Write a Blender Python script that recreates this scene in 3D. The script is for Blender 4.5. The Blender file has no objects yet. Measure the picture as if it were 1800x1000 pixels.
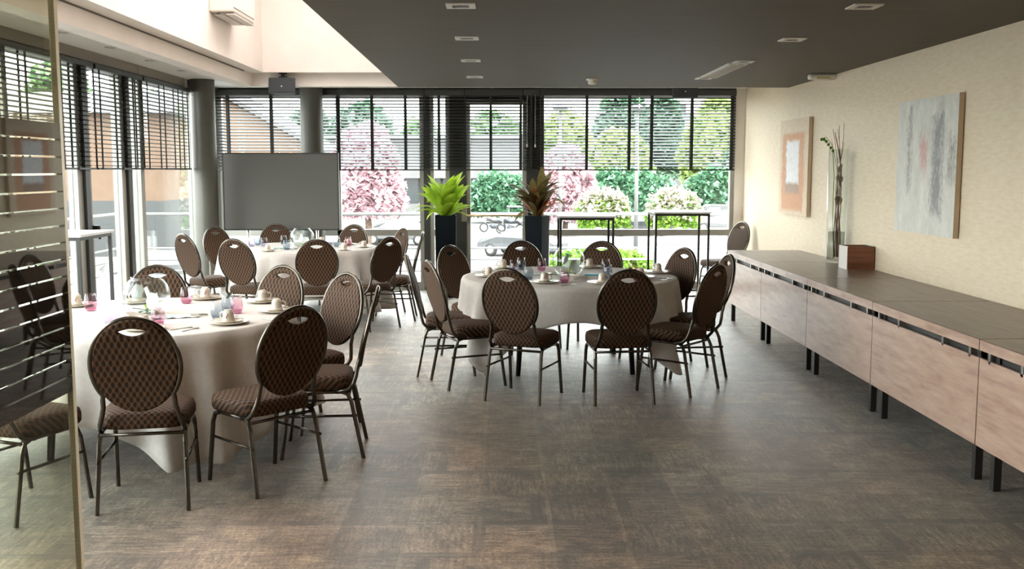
import bpy, math, random
from mathutils import Vector, Matrix
R = math.radians
sin, cos, PI = math.sin, math.cos, math.pi
C = bpy.context.scene.collection
S = bpy.context.scene
rnd = random.Random(7)

# ---------------------------------------------------------------- camera
cam_d = bpy.data.cameras.new('camera')
cam = bpy.data.objects.new('camera', cam_d); C.objects.link(cam)
cam_d.sensor_width = 36.0
cam_d.lens = 36.0 * 1774 / 1800
cam_d.clip_end = 500
cam.location = (0, 0, 1.65)
ps, pp = R(0.6418), R(6.4642)
fw = Vector((sin(ps) * cos(pp), cos(ps) * cos(pp), -sin(pp)))
rt = Vector((cos(ps), -sin(ps), 0)); up = rt.cross(fw)
cam.matrix_world = Matrix(((rt.x, up.x, -fw.x, 0), (rt.y, up.y, -fw.y, 0), (rt.z, up.z, -fw.z, 1.65), (0, 0, 0, 1)))
S.camera = cam

# ---------------------------------------------------------------- light, exposure
SKY_STRENGTH = 6.0
SUN_STRENGTH = 2.5
EXPOSURE = 1.40
S.view_settings.view_transform = 'Standard'
S.view_settings.look = 'None'
S.view_settings.gamma = 1.0
S.view_settings.exposure = EXPOSURE
S.view_settings.use_curve_mapping = False
S.cycles.max_bounces = 10
S.cycles.diffuse_bounces = 6
S.cycles.glossy_bounces = 4
S.cycles.transparent_max_bounces = 24
S.cycles.transmission_bounces = 6
S.cycles.sample_clamp_indirect = 8
S.cycles.use_denoising = True
S.cycles.caustics_reflective = False
S.cycles.caustics_refractive = False
w = bpy.data.worlds.new('world'); S.world = w; w.use_nodes = True
nt = w.node_tree; bgn = nt.nodes['Background']
bgn.inputs['Strength'].default_value = SKY_STRENGTH
geo = nt.nodes.new('ShaderNodeTexCoord'); sep = nt.nodes.new('ShaderNodeSeparateXYZ')
rmp = nt.nodes.new('ShaderNodeValToRGB')
rmp.color_ramp.elements[0].position = 0.0; rmp.color_ramp.elements[0].color = (0.98, 0.97, 0.94, 1)
rmp.color_ramp.elements[1].position = 0.8; rmp.color_ramp.elements[1].color = (0.86, 0.92, 1.0, 1)
nt.links.new(geo.outputs['Generated'], sep.inputs[0]); nt.links.new(sep.outputs['Z'], rmp.inputs[0])
nt.links.new(rmp.outputs[0], bgn.inputs['Color'])
sd = bpy.data.lights.new('sun', 'SUN'); sd.energy = SUN_STRENGTH; sd.angle = R(1.5); sd.color = (1, 0.95, 0.86)
sun = bpy.data.objects.new('sun', sd); C.objects.link(sun)
sun.rotation_euler = Vector((0.45, -0.6, 0.95)).to_track_quat('Z', 'Y').to_euler()

def lamp(name, loc, sx, sy, energy, col, rot=(0, 0, 0)):
    l = bpy.data.lights.new(name, 'AREA'); l.shape = 'RECTANGLE'; l.size = sx; l.size_y = sy
    l.energy = energy; l.color = col
    o = bpy.data.objects.new(name, l); C.objects.link(o); o.location = loc; o.rotation_euler = rot
    return o
# warm ceiling lamps of the part of the room behind the camera, and a lamp added in place of an unseen roof light in the raised void
lamp('warm_room_lamp', (1.2, -1.2, 2.55), 3.0, 1.6, 7, (1.0, 0.72, 0.45))
lamp('warm_room_lamp', (-2.4, 1.6, 4.0), 1.0, 2.5, 6, (1.0, 0.66, 0.42))
lamp('void_fill_lamp', (-1.9, 8.0, 4.1), 1.2, 6.0, 46, (1.0, 0.92, 0.88))
fl = lamp('floor_fill_lamp', (-.3, 1.6, 2.56), 2.4, 1.6, 26, (1.0, 0.74, 0.50)); fl.data.spread = R(95)  # unseen fill light added to warm and brighten the near carpet

# ---------------------------------------------------------------- mesh builder
class MB:
    def __init__(s): s.v = []; s.f = []; s.s = []
    def add(s, vs, fs, smooth=False, M=None):
        n = len(s.v)
        s.v += [tuple(M @ Vector(p)) if M else tuple(p) for p in vs]
        s.f += [tuple(n + i for i in q) for q in fs]; s.s += [smooth] * len(fs); return s
    def box(s, x0, x1, y0, y1, z0, z1, M=None):
        vs = [(x, y, z) for z in (z0, z1) for y in (y0, y1) for x in (x0, x1)]
        return s.add(vs, [(0, 2, 3, 1), (4, 5, 7, 6), (0, 1, 5, 4), (2, 6, 7, 3), (0, 4, 6, 2), (1, 3, 7, 5)], False, M)
    def tube(s, pts, r, n=8, closed=False, caps=True, sq=False, M=None):
        pts = [Vector(p) for p in pts]; m = len(pts); vs = []; fs = []
        prev = None
        for i, p in enumerate(pts):
            if closed: t = pts[(i + 1) % m] - pts[i - 1]
            elif i == 0: t = pts[1] - p
            elif i == m - 1: t = p - pts[-2]
            else: t = pts[i + 1] - pts[i - 1]
            t.normalize()
            if prev is None:
                a = Vector((0, 0, 1)) if abs(t.z) < .9 else Vector((0, 1, 0))
                u = t.cross(a).normalized()
            else:
                u = (prev - t * prev.dot(t)).normalized()
            prev = u; b = t.cross(u)
            rr = r[i] if isinstance(r, (list, tuple)) else r
            for k in range(n):
                a = 2 * PI * (k + .5) / n
                q = 1.0
                if sq: q = 1 / max(abs(cos(a)), abs(sin(a))) * .92 if n != 4 else 1.41
                vs.append(p + (u * cos(a) + b * sin(a)) * rr * q)
        for i in range(m if closed else m - 1):
            j = (i + 1) % m
            for k in range(n):
                l = (k + 1) % n
                fs.append((i * n + k, j * n + k, j * n + l, i * n + l))
        if caps and not closed:
            fs.append(tuple(range(n))); fs.append(tuple((m - 1) * n + k for k in reversed(range(n))))
        return s.add(vs, fs, not sq, M)
    def lathe(s, prof, n=24, M=None, closed_top=False):
        vs = []; fs = []
        for (r, z) in prof:
            for k in range(n):
                a = 2 * PI * k / n; vs.append((r * cos(a), r * sin(a), z))
        for i in range(len(prof) - 1):
            for k in range(n):
                l = (k + 1) % n; fs.append((i * n + k, i * n + l, (i + 1) * n + l, (i + 1) * n + k))
        return s.add(vs, fs, True, M)
    def quadgrid(s, rows, smooth=True, M=None):
        n = len(rows[0]); vs = [p for r_ in rows for p in r_]; fs = []
        for i in range(len(rows) - 1):
            for k in range(n - 1): fs.append((i * n + k, i * n + k + 1, (i + 1) * n + k + 1, (i + 1) * n + k))
        return s.add(vs, fs, smooth, M)
    def mesh(s, name, m=None):
        me = bpy.data.meshes.new(name); me.from_pydata(s.v, [], s.f)
        me.polygons.foreach_set('use_smooth', s.s)
        if m: me.materials.append(m)
        me.validate(); me.update(); return me
    def obj(s, name, m, parent=None, bevel=0.0):
        o = bpy.data.objects.new(name, s.mesh(name, m)); C.objects.link(o)
        if parent: o.parent = parent
        if bevel:
            b = o.modifiers.new('bevel', 'BEVEL'); b.width = bevel; b.segments = 2; b.limit_method = 'ANGLE'
        return o

def thing(name, label, cat, loc=(0, 0, 0), rz=0.0, group=None):
    o = bpy.data.objects.new(name, None); C.objects.link(o); o.location = loc; o.rotation_euler = (0, 0, rz)
    o.empty_display_size = .1
    return tag(o, label, cat, group)
def tag(o, label, cat, group=None):
    o['label'] = label; o['category'] = cat
    if group: o['group'] = group
    return o
def struct(o): o['kind'] = 'structure'; return o
def dup(root, loc, rz, label, group=None):
    r = root.copy(); C.objects.link(r); r.location = loc; r.rotation_euler = (0, 0, rz); r['label'] = label
    if group: r['group'] = group
    for ch in list(root.children):
        c = ch.copy(); C.objects.link(c); c.parent = r
        for g in list(ch.children):
            d = g.copy(); C.objects.link(d); d.parent = c
    return r
def bx(x0, x1, y0, y1, z0, z1): return MB().box(x0, x1, y0, y1, z0, z1)

# ---------------------------------------------------------------- materials
def newmat(name):
    m = bpy.data.materials.new(name); m.use_nodes = True
    return m, m.node_tree, m.node_tree.nodes['Principled BSDF']
def pm(name, col, rough=.5, metal=0., spec=.5, **k):
    m, t, b = newmat(name)
    b.inputs['Base Color'].default_value = (*col, 1); b.inputs['Roughness'].default_value = rough
    b.inputs['Metallic'].default_value = metal; b.inputs['Specular IOR Level'].default_value = spec
    for a, v in k.items(): b.inputs[a.replace('_', ' ')].default_value = v
    return m
def nz(t, scale, detail=4, rough=.55, vec=None, sc=(1, 1, 1), coord='Object'):
    tc = t.nodes.new('ShaderNodeTexCoord'); mp = t.nodes.new('ShaderNodeMapping'); mp.inputs['Scale'].default_value = sc
    t.links.new(tc.outputs[coord], mp.inputs[0])
    n = t.nodes.new('ShaderNodeTexNoise'); n.inputs['Scale'].default_value = scale
    n.inputs['Detail'].default_value = detail; n.inputs['Roughness'].default_value = rough
    t.links.new(mp.outputs[0], n.inputs['Vector']); return n.outputs['Fac'], mp
def ramp(t, src, stops, interp='LINEAR'):
    r = t.nodes.new('ShaderNodeValToRGB'); e = r.color_ramp.elements; r.color_ramp.interpolation = interp
    while len(e) < len(stops): e.new(.5)
    for i, (p, c) in enumerate(stops):
        e[i].position = p; e[i].color = (*c, 1) if len(c) == 3 else c
    t.links.new(src, r.inputs[0]); return r.outputs[0]
def mix(t, fac, a, b, mode='MIX'):
    n = t.nodes.new('ShaderNodeMix'); n.data_type = 'RGBA'; n.blend_type = mode
    if isinstance(fac, (int, float)): n.inputs[0].default_value = fac
    else: t.links.new(fac, n.inputs[0])
    for s_, v in ((6, a), (7, b)):
        if isinstance(v, tuple): n.inputs[s_].default_value = (*v, 1)
        else: t.links.new(v, n.inputs[s_])
    return n.outputs[2]
def math_(t, op, a, b=None, c=None):
    n = t.nodes.new('ShaderNodeMath'); n.operation = op
    for i, v in enumerate((a, b, c)):
        if v is None: continue
        if isinstance(v, (int, float)): n.inputs[i].default_value = v
        else: t.links.new(v, n.inputs[i])
    return n.outputs[0]
def bump(t, b, src, strength=.3, dist=.01):
    n = t.nodes.new('ShaderNodeBump'); n.inputs['Strength'].default_value = strength; n.inputs['Distance'].default_value = dist
    t.links.new(src, n.inputs['Height']); t.links.new(n.outputs[0], b.inputs['Normal'])
def noisy(name, c1, c2, scale, rough=.7, sc=(1, 1, 1), lo=.35, hi=.65, bmp=0., metal=0., spec=.4, detail=4, dist=.01):
    m, t, b = newmat(name); f, _ = nz(t, scale, detail, sc=sc)
    t.links.new(ramp(t, f, [(lo, c1), (hi, c2)]), b.inputs['Base Color'])
    b.inputs['Roughness'].default_value = rough; b.inputs['Metallic'].default_value = metal
    b.inputs['Specular IOR Level'].default_value = spec
    if bmp: bump(t, b, f, bmp, dist)
    return m
def glassy(name, tint, refl=.9, rough=0.0, ior=1.45, grad=None):
    """thin glass: tinted see-through plus a Fresnel mirror coat"""
    m = bpy.data.materials.new(name); m.use_nodes = True; t = m.node_tree; t.nodes.clear()
    out = t.nodes.new('ShaderNodeOutputMaterial'); mx = t.nodes.new('ShaderNodeMixShader')
    tr = t.nodes.new('ShaderNodeBsdfTransparent'); gl = t.nodes.new('ShaderNodeBsdfGlossy')
    lw = t.nodes.new('ShaderNodeLayerWeight'); lw.inputs['Blend'].default_value = .5
    f0 = ((ior - 1) / (ior + 1)) ** 2
    fr5 = t.nodes.new('ShaderNodeMath'); fr5.operation = 'POWER'; fr5.inputs[1].default_value = 5.0
    t.links.new(lw.outputs['Facing'], fr5.inputs[0])
    fr = t.nodes.new('ShaderNodeMath'); fr.operation = 'MULTIPLY_ADD'; fr.inputs[1].default_value = 1 - f0; fr.inputs[2].default_value = f0
    t.links.new(fr5.outputs[0], fr.inputs[0])
    tr.inputs['Color'].default_value = (*tint, 1); gl.inputs['Color'].default_value = (refl, refl, refl, 1)
    gl.inputs['Roughness'].default_value = rough
    if grad:
        tc = t.nodes.new('ShaderNodeTexCoord'); sp = t.nodes.new('ShaderNodeSeparateXYZ')
        t.links.new(tc.outputs['Object'], sp.inputs[0])
        t.links.new(ramp(t, sp.outputs['Z'], grad), tr.inputs['Color'])
    t.links.new(fr.outputs[0], mx.inputs[0]); t.links.new(tr.outputs[0], mx.inputs[1]); t.links.new(gl.outputs[0], mx.inputs[2])
    t.links.new(mx.outputs[0], out.inputs[0]); return m

M = {}
M['white_wall'] = noisy('white_plaster', (.82, .77, .72), (.86, .81, .77), 3, .8, bmp=.05)
M['soffit'] = pm('white_soffit', (.93, .92, .89), .8)
M['cream_wall'] = noisy('cream_wallcovering', (.72, .60, .44), (.78, .675, .52), 9, .55, sc=(1, 1, 5), bmp=.15, spec=.35, detail=8)
M['ceiling'] = noisy('dark_brown_ceiling', (.092, .078, .054), (.112, .096, .068), 5, .65, sc=(.3, 8, 1), spec=.25)
M['gap_shade'] = pm('gap_shade_strip', (.12, .10, .08), .6)
M['frame'] = pm('grey_window_frame', (.34, .335, .30), .4, spec=.5)  # grey lightened to carry the window glare on the frames
M['frame_dark'] = pm('dark_and_shaded_frame', (.035, .035, .033), .45)  # dark parts, and shade put into the colour of the door posts
M['blind'] = pm('dark_blind_slat', (.022, .021, .018), .45, spec=.5)
M['tape'] = pm('blind_tape', (.018, .018, .016), .8)
M['column'] = noisy('grey_column_paint', (.070, .067, .054), (.082, .078, .064), 4, .45, spec=.5)
M['steel'] = pm('brushed_steel', (.62, .60, .56), .3, 1.0)
M['black_metal'] = pm('black_metal', (.018, .017, .016), .42, 0., .5)
M['chair_metal'] = pm('dark_bronze_tube', (.10, .088, .072), .24, .9, .5)
M['white_plastic'] = pm('white_plastic', (.72, .68, .62), .45)
M['grey_plastic'] = pm('grey_plastic', (.05, .055, .06), .5)
M['china'] = pm('cream_china', (.64, .58, .48), .22, spec=.6)
M['red_print'] = pm('red_print', (.35, .03, .02), .4)
M['linen'] = noisy('white_linen', (.60, .57, .53), (.65, .62, .58), 40, .85, bmp=.05, spec=.2)
M['napkin'] = pm('white_napkin', (.82, .86, .85), .8)
M['mint'] = pm('mint_stripe', (.35, .62, .55), .8)
M['window_glass'] = glassy('window_glass', (.93, .955, .94))
M['glass'] = glassy('clear_glass', (.95, .97, .965), ior=1.35)
M['pink_glass'] = glassy('pink_glass', (.8, .5, .6), grad=[(0.0, (.70, .40, .52)), (.03, (.90, .76, .82)), (.11, (.98, .95, .96))], ior=1.4)
M['blue_glass'] = glassy('blue_grey_glass', (.5, .58, .66), grad=[(0.0, (.45, .50, .57)), (.03, (.76, .80, .84)), (.11, (.94, .96, .97))], ior=1.4)
M['lilac_glass'] = glassy('pale_lilac_glass', (.8, .8, .9), grad=[(0.0, (.72, .70, .82)), (.04, (.90, .88, .94)), (.11, (.97, .96, .98))], ior=1.4)
M['partition_glass'] = glassy('partition_glass', (.87, .88, .80), ior=1.5)
M['glass_edge'] = pm('polished_glass_edge', (.70, .76, .74), .2, .2, .8)
M['film'] = pm('dark_mirror_film', (.010, .010, .009), .02, 0., .5, IOR=2.3)
M['frost'] = glassy('thin_clear_gap', (.9, .92, .85), ior=1.2)
M['planter'] = pm('glossy_black_planter', (.007, .010, .013), .6, spec=.05)
M['soil'] = noisy('potting_soil', (.03, .02, .015), (.07, .05, .035), 30, .9)
M['stem'] = pm('brown_twig', (.20, .085, .05), .6)
M['white_paint'] = pm('white_paint', (.80, .80, .78), .5)
M['tabletop_white'] = pm('white_bar_tabletop', (.70, .71, .70), .35)

def leafmat(name, c1, c2, trans=.35, scale=8):
    m, t, b = newmat(name); f, _ = nz(t, scale, 2)
    col = ramp(t, f, [(.3, c1), (.7, c2)]); t.links.new(col, b.inputs['Base Color']); b.inputs['Roughness'].default_value = .45
    tl = t.nodes.new('ShaderNodeBsdfTranslucent'); t.links.new(col, tl.inputs[0])
    mx = t.nodes.new('ShaderNodeMixShader'); mx.inputs[0].default_value = trans
    t.links.new(b.outputs[0], mx.inputs[1]); t.links.new(tl.outputs[0], mx.inputs[2])
    t.links.new(mx.outputs[0], t.nodes['Material Output'].inputs[0]); return m
M['lime'] = leafmat('lime_leaf', (.34, .52, .03), (.50, .66, .07), .55)
M['bromeliad'] = leafmat('olive_leaf', (.10, .09, .025), (.19, .13, .05), .45, 12)
M['bromeliad_red'] = leafmat('rusty_red_leaf', (.50, .12, .07), (.62, .24, .10), .5, 12)
M['tree_green'] = leafmat('tree_leaf', (.12, .22, .13), (.22, .33, .14), .3, 1)  # tree greens lightened to put outdoor haze into the leaf colour
M['tree_dark'] = leafmat('dark_tree_leaf', (.09, .16, .115), (.15, .24, .15), .3, 1)
M['tree_yellow'] = leafmat('yellow_green_leaf', (.24, .34, .11), (.38, .46, .16), .3, 1)
M['hedge'] = leafmat('hedge_leaf', (.075, .19, .11), (.12, .25, .14), .25, 1.5)
M['blossom'] = leafmat('pink_blossom', (.48, .30, .34), (.66, .52, .54), .45, 1.5)
M['shrub_tip'] = leafmat('cream_shrub_tip', (.30, .27, .19), (.40, .36, .30), .3, 4)
M['shrub_green'] = leafmat('fresh_shrub_leaf', (.12, .25, .03), (.24, .38, .05), .3, 4)
M['bark'] = noisy('bark', (.10, .07, .05), (.18, .13, .10), 8, .9)

# woven lattice upholstery
def fabric():
    m, t, b = newmat('lattice_upholstery')
    tc = t.nodes.new('ShaderNodeTexCoord'); sp = t.nodes.new('ShaderNodeSeparateXYZ'); t.links.new(tc.outputs['Object'], sp.inputs[0])
    x = sp.outputs['X']; z = math_(t, 'ADD', sp.outputs['Z'], sp.outputs['Y'])
    P = .031
    u = math_(t, 'DIVIDE', math_(t, 'ADD', x, math_(t, 'MULTIPLY', z, .75)), P)
    v = math_(t, 'DIVIDE', math_(t, 'SUBTRACT', x, math_(t, 'MULTIPLY', z, .75)), P)
    fu = math_(t, 'ABSOLUTE', math_(t, 'SUBTRACT', math_(t, 'FRACT', u), .5))
    fv = math_(t, 'ABSOLUTE', math_(t, 'SUBTRACT', math_(t, 'FRACT', v), .5))
    d = math_(t, 'SQRT', math_(t, 'ADD', math_(t, 'MULTIPLY', fu, fu), math_(t, 'MULTIPLY', fv, fv)))
    f, _ = nz(t, 700, 2)
    d2 = math_(t, 'ADD', d, math_(t, 'MULTIPLY', math_(t, 'SUBTRACT', f, .5), .10))
    col = ramp(t, d2, [(.0, (.012, .008, .007)), (.32, (.020, .013, .010)), (.42, (.085, .044, .021)), (.6, (.125, .066, .032))])
    t.links.new(col, b.inputs['Base Color']); b.inputs['Roughness'].default_value = .75
    b.inputs['Specular IOR Level'].default_value = .25
    bump(t, b, d2, .5, .004); return m
M['fabric'] = fabric()

def carpet():
    m, t, b = newmat('worn_patchwork_carpet')
    tc = t.nodes.new('ShaderNodeTexCoord')
    def brick(scale, rot, off, w_, h_, mort, sq=1.0):
        mp = t.nodes.new('ShaderNodeMapping'); mp.inputs['Rotation'].default_value = (0, 0, rot); mp.inputs['Location'].default_value = off
        t.links.new(tc.outputs['Object'], mp.inputs[0])
        n = t.nodes.new('ShaderNodeTexBrick'); n.inputs['Scale'].default_value = scale
        n.inputs['Color1'].default_value = (0, 0, 0, 1); n.inputs['Color2'].default_value = (1, 1, 1, 1); n.inputs['Mortar'].default_value = (.5, .5, .5, 1)
        n.inputs['Mortar Size'].default_value = mort; n.inputs['Brick Width'].default_value = w_; n.inputs['Row Height'].default_value = h_
        n.offset = .37; n.squash = sq; n.squash_frequency = 3
        t.links.new(mp.outputs[0], n.inputs['Vector']); return n
    b1 = brick(1.0, 0, (.1, .2, 0), .62, .40, .030, .7)
    b2 = brick(1.0, PI / 2, (.4, .1, 0), .95, .33, .012)
    streak, _ = nz(t, 7, 9, .78, sc=(1.0, 7, 1))
    streak2, _ = nz(t, 7, 9, .78, sc=(7, 1.0, 1))
    fine, _ = nz(t, 70, 4, .7)
    blot, _ = nz(t, 5, 6, .75)
    worn, _ = nz(t, 1.7, 5, .6)
    big, _ = nz(t, .5, 2, .5)
    st = mix(t, b1.outputs['Color'], streak, streak2)
    stv = math_(t, 'ADD', math_(t, 'ADD', math_(t, 'MULTIPLY', st, .50), math_(t, 'MULTIPLY', fine, .24)), math_(t, 'MULTIPLY', blot, .26))
    pat = ramp(t, stv, [(.42, (.040, .024, .014)), (.475, (.120, .075, .044)), (.525, (.25, .163, .100)), (.585, (.46, .32, .20))])
    tone = math_(t, 'MULTIPLY_ADD', b2.outputs['Color'], .55, .68)
    tv = t.nodes.new('ShaderNodeCombineColor')
    for k in range(3): t.links.new(tone, tv.inputs[k])
    pat = mix(t, 1.0, pat, tv.outputs[0], 'MULTIPLY')
    keep = ramp(t, worn, [(.44, (0, 0, 0)), (.58, (1, 1, 1))])
    edge = math_(t, 'MULTIPLY', b1.outputs['Fac'], keep)
    pat = mix(t, math_(t, 'MULTIPLY', edge, .70), pat, (.060, .040, .026))
    lite = math_(t, 'MULTIPLY', b2.outputs['Fac'], math_(t, 'MULTIPLY', keep, .22))
    pat = mix(t, lite, pat, (.36, .28, .20))
    cool = mix(t, 1.0, pat, (.68, .88, .96), 'MULTIPLY')
    pat = mix(t, ramp(t, big, [(.42, (0, 0, 0)), (.60, (1, 1, 1))]), pat, cool)
    t.links.new(pat, b.inputs['Base Color'])
    b.inputs['Roughness'].default_value = .50; b.inputs['Specular IOR Level'].default_value = 1.0
    b.inputs['Sheen Weight'].default_value = .18; b.inputs['Sheen Roughness'].default_value = .35
    bump(t, b, stv, .30, .005); return m
M['carpet'] = carpet()

def wood(name, c1, c2, c3, sc, rough=.4, knots=True, coat=0.):
    m, t, b = newmat(name)
    g, _ = nz(t, 3.0, 9, .62, sc=sc); k, _ = nz(t, 2.6, 3, .5, sc=(1, 1.2, 2.2))
    col = ramp(t, g, [(.30, c1), (.52, c2), (.72, c3)])
    if knots:
        col = mix(t, ramp(t, k, [(.66, (0, 0, 0)), (.78, (.6, .6, .6))]), col, tuple(.55 * v for v in c1))
    t.links.new(col, b.inputs['Base Color']); b.inputs['Roughness'].default_value = rough
    b.inputs['Coat Weight'].default_value = coat; b.inputs['Coat Roughness'].default_value = .18
    bump(t, b, g, .12, .004); return m
M['desk_front'] = wood('pale_oak_laminate', (.36, .22, .165), (.52, .36, .28), (.62, .46, .37), (1, .9, 6), .34, True, .5)
M['desk_top'] = wood('grey_brown_oak_laminate', (.115, .064, .040), (.165, .100, .065), (.215, .140, .093), (7, 1.0, 1), .36, True, .12)
M['box_wood'] = wood('reddish_wood', (.13, .040, .018), (.20, .065, .03), (.26, .09, .04), (1, 1, 9), .35, False)

# ---------------------------------------------------------------- room shell
XL, XR, YB, YF = -3.9, 3.34, 14.0, -3.2
ZC, ZO, ZV = 2.60, 2.755, 4.3
struct(bx(XL - .1, XR + .1, YF - .1, YB + .05, -.12, 0).obj('floor', M['carpet']))
cl = MB(); z0, z1 = ZC, ZC + .12
cl.add([(-1.02, YF, z0), (XR, YF, z0), (XR, 11.84, z0), (-1.178, 11.84, z0), (-1.02, YF, z1), (XR, YF, z1), (XR, 11.84, z1), (-1.178, 11.84, z1)],
       [(3, 2, 1, 0), (4, 5, 6, 7), (0, 1, 5, 4), (1, 2, 6, 5), (2, 3, 7, 6), (3, 0, 4, 7)])
cg = struct(cl.obj('ceiling', M['ceiling']))
# fascia above the dark ceiling's free edge, up to the void ceiling
struct(bx(-1.02, -.90, YF, 11.7, ZC + .12, ZV).obj('trim_1', M['white_wall']))
# outer ceiling above the windows, with the dropped beams
struct(bx(XL - .1, -3.02, YF, YB, ZO, ZO + .12).obj('ceiling', M['soffit']))
struct(bx(-3.02, XR, 12.0, YB, ZO, ZO + .12).obj('ceiling', M['soffit']))
struct(bx(-3.02, -2.86, YF, 12.0, 2.61, 2.9).obj('trim_2', M['white_wall']))
struct(bx(-2.86, XR, 11.85, 12.0, 2.61, 2.9).obj('trim_3', M['white_wall']))
struct(bx(-2.86, -2.70, YF, 11.85, ZO, 2.9).obj('trim_4', M['white_wall']))
struct(bx(-2.70, -1.0, 11.70, 11.85, ZO, 2.9).obj('trim_5', M['white_wall']))
struct(bx(-2.866, -2.856, 3.0, 11.46, 2.742, 2.756).obj('trim_6', M['gap_shade']))   # dark strip painted for the shade of the shadow gap
struct(bx(-2.86, -2.70, YF, 11.70, 2.9, ZV).obj('wall_left', M['white_wall']))
struct(bx(-2.86, -1.0, 11.70, 11.85, 2.9, ZV).obj('wall_back', M['white_wall']))
struct(bx(-2.9, -.9, YF, 11.9, ZV, ZV + .1).obj('ceiling', M['soffit']))
struct(bx(XL - .3, XR + .3, YF - .3, YB + .1, ZV + .1, ZV + .2).obj('roof', M['white_wall']))
struct(bx(XL - .3, XL - .05, YF - .3, YB + .1, 2.9, ZV + .1).obj('parapet', M['white_wall']))
struct(bx(XL - .3, XR + .3, YB, YB + .1, 2.9, ZV + .1).obj('parapet', M['white_wall']))
struct(bx(XR, XR + .12, YF - .1, YB + .1, 0, ZV + .1).obj('wall_right', M['cream_wall']))
struct(bx(XL - .1, XL + .03, YF, 2.5, 0, ZO).obj('wall_left', M['white_wall']))  # unseen wall closing the near windows, added to cut light on chair backs
struct(bx(XL - .3, XR + .12, YF - .2, YF, 0, ZV + .1).obj('wall_front', M['white_wall']))
struct(bx(3.215, XR, YB - .08, YB + .06, 0, ZO).obj('wall_back', M['white_wall']))

# ---------------------------------------------------------------- window walls
def window(name, x0, x1, frames, panes, axis='y'):
    pass
fr = MB()
def member(name, parent, x0, x1, y0, y1, z0, z1, m='frame'):
    return bx(x0, x1, y0, y1, z0, z1).obj(name, M[m], parent)
win_n = 0
def window_back(x0, x1, transom=True, door=False, mull=()):
    global win_n
    win_n += 1
    t = bpy.data.objects.new(('door_%d' if door else 'window_%d') % win_n, None); C.objects.link(t); t['kind'] = 'structure'
    y0, y1 = YB - .06, YB + .04; f = .055
    top = 2.60 if door else 2.70
    member('frame_stile', t, x0, x0 + f, y0, y1, 0, top); member('frame_stile', t, x1 - f, x1, y0, y1, 0, top)
    member('frame_rail', t, x0 + f, x1 - f, y0, y1, 0, .11); member('frame_rail', t, x0 + f, x1 - f, y0, y1, top - .06, top)
    if transom: member('transom', t, x0 + f, x1 - f, y0, y1, .75, .835)
    for mx_ in mull: member('mullion', t, mx_ - .025, mx_ + .025, y0, y1, .11, top - .06)
    g = bx(x0 + f, x1 - f, YB - .012, YB, .11, top - .06).obj('pane', M['window_glass'], t)
    return t
window_back(-3.85, -1.055, mull=(-2.22,))
window_back(-.97, -.70)
dr = window_back(-.47, .355, transom=False, door=True)
h = MB().tube([(-.50, YB - .13, 1.03), (.375, YB - .13, 1.03)], .014, 10)
h.obj('push_bar', pm('brass_bar', (.62, .42, .22), .3, .7), dr)
for x in (-.50, .34): bx(x - .035, x + .035, YB - .17, YB - .06, .95, 1.17).obj('bar_bracket', M['steel'], dr)
window_back(.54, 3.215)
struct(bx(-1.055, -.97, YB - .07, YB + .05, 0, ZO).obj('trim_7', M['frame_dark']))
struct(bx(-.70, -.47, YB - .07, YB + .05, 0, ZO).obj('trim_8', M['frame_dark']))  # post in shade, its darkness put into the colour
struct(bx(.355, .54, YB - .07, YB + .05, 0, ZO).obj('trim_9', M['frame_dark']))
struct(bx(-.47, .355, YB - .07, YB + .05, 2.60, ZO).obj('trim_10', M['frame_dark']))
for i, (a, b_) in enumerate(((-3.85, -1.055), (-.97, -.70), (.54, 3.215))):
    struct(bx(a, b_, YB - .07, YB + .05, 2.70, ZO).obj('trim_%d' % (11 + i), M['frame_dark']))
struct(bx(XL - .06, -3.85, YB - .08, YB + .06, 0, ZO).obj('trim_14', M['frame']))
# left window wall: posts and panes
posts = [(2.5, 2.6), (3.9, 4.0), (5.3, 5.4), (6.7, 6.8), (8.0, 8.08),
         (9.33, 9.64), (10.42, 10.72), (10.97, 11.08), (12.9, 13.0), (13.85, 13.93)]
for i in range(len(posts) - 1):
    a, b_ = posts[i][1], posts[i + 1][0]
    win_n += 1
    t = bpy.data.objects.new('window_%d' % win_n, None); C.objects.link(t); t['kind'] = 'structure'
    x0, x1 = XL - .06, XL + .03
    p0, p1 = posts[i + 1]
    if p1 - p0 > .25:
        member('frame_stile', t, x0, x1, p0, p0 + .11, 0, 2.66); member('frame_stile', t, x0 + .02, x1 + .03, p0 + .11, p1 - .10, 0, 2.66, 'frame_dark')
        member('frame_stile', t, x0, x1, p1 - .10, p1, 0, 2.66)
    else: member('frame_stile', t, x0, x1, p0, p1, 0, 2.66)
    if b_ - a > .3:
        member('frame_rail', t, x0, x1, a, b_, 0, .09)
    member('frame_rail', t, x0, x1, a, b_, 2.60, 2.66)
    bx(XL - .02, XL - .01, a, b_, .09 if b_ - a > .3 else 0, 2.60).obj('pane', M['window_glass'], t)
hn = MB().tube([(XL + .10, 9.60, 1.12), (XL + .10, 9.60, 1.0)], .012, 8).box(XL + .03, XL + .10, 9.585, 9.615, 1.09, 1.13)
hn.obj('window_handle', M['black_metal'], t)
head = pm('taupe_header_panel', (.30, .26, .22), .6)
for i, (a, b_) in enumerate(((YF, 5.0), (5.01, 10.90), (10.912, 12.5))):
    struct(bx(XL + .0, XL + .065, a, b_, 2.66, ZO).obj('trim_%d' % (15 + i), head))
struct(bx(XL, XL + .06, 12.5, 12.62, 2.60, ZO).obj('trim_18', M['white_wall']))
struct(bx(XL, XL + .065, 12.62, YB, 2.66, ZO).obj('trim_19', head))

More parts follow.
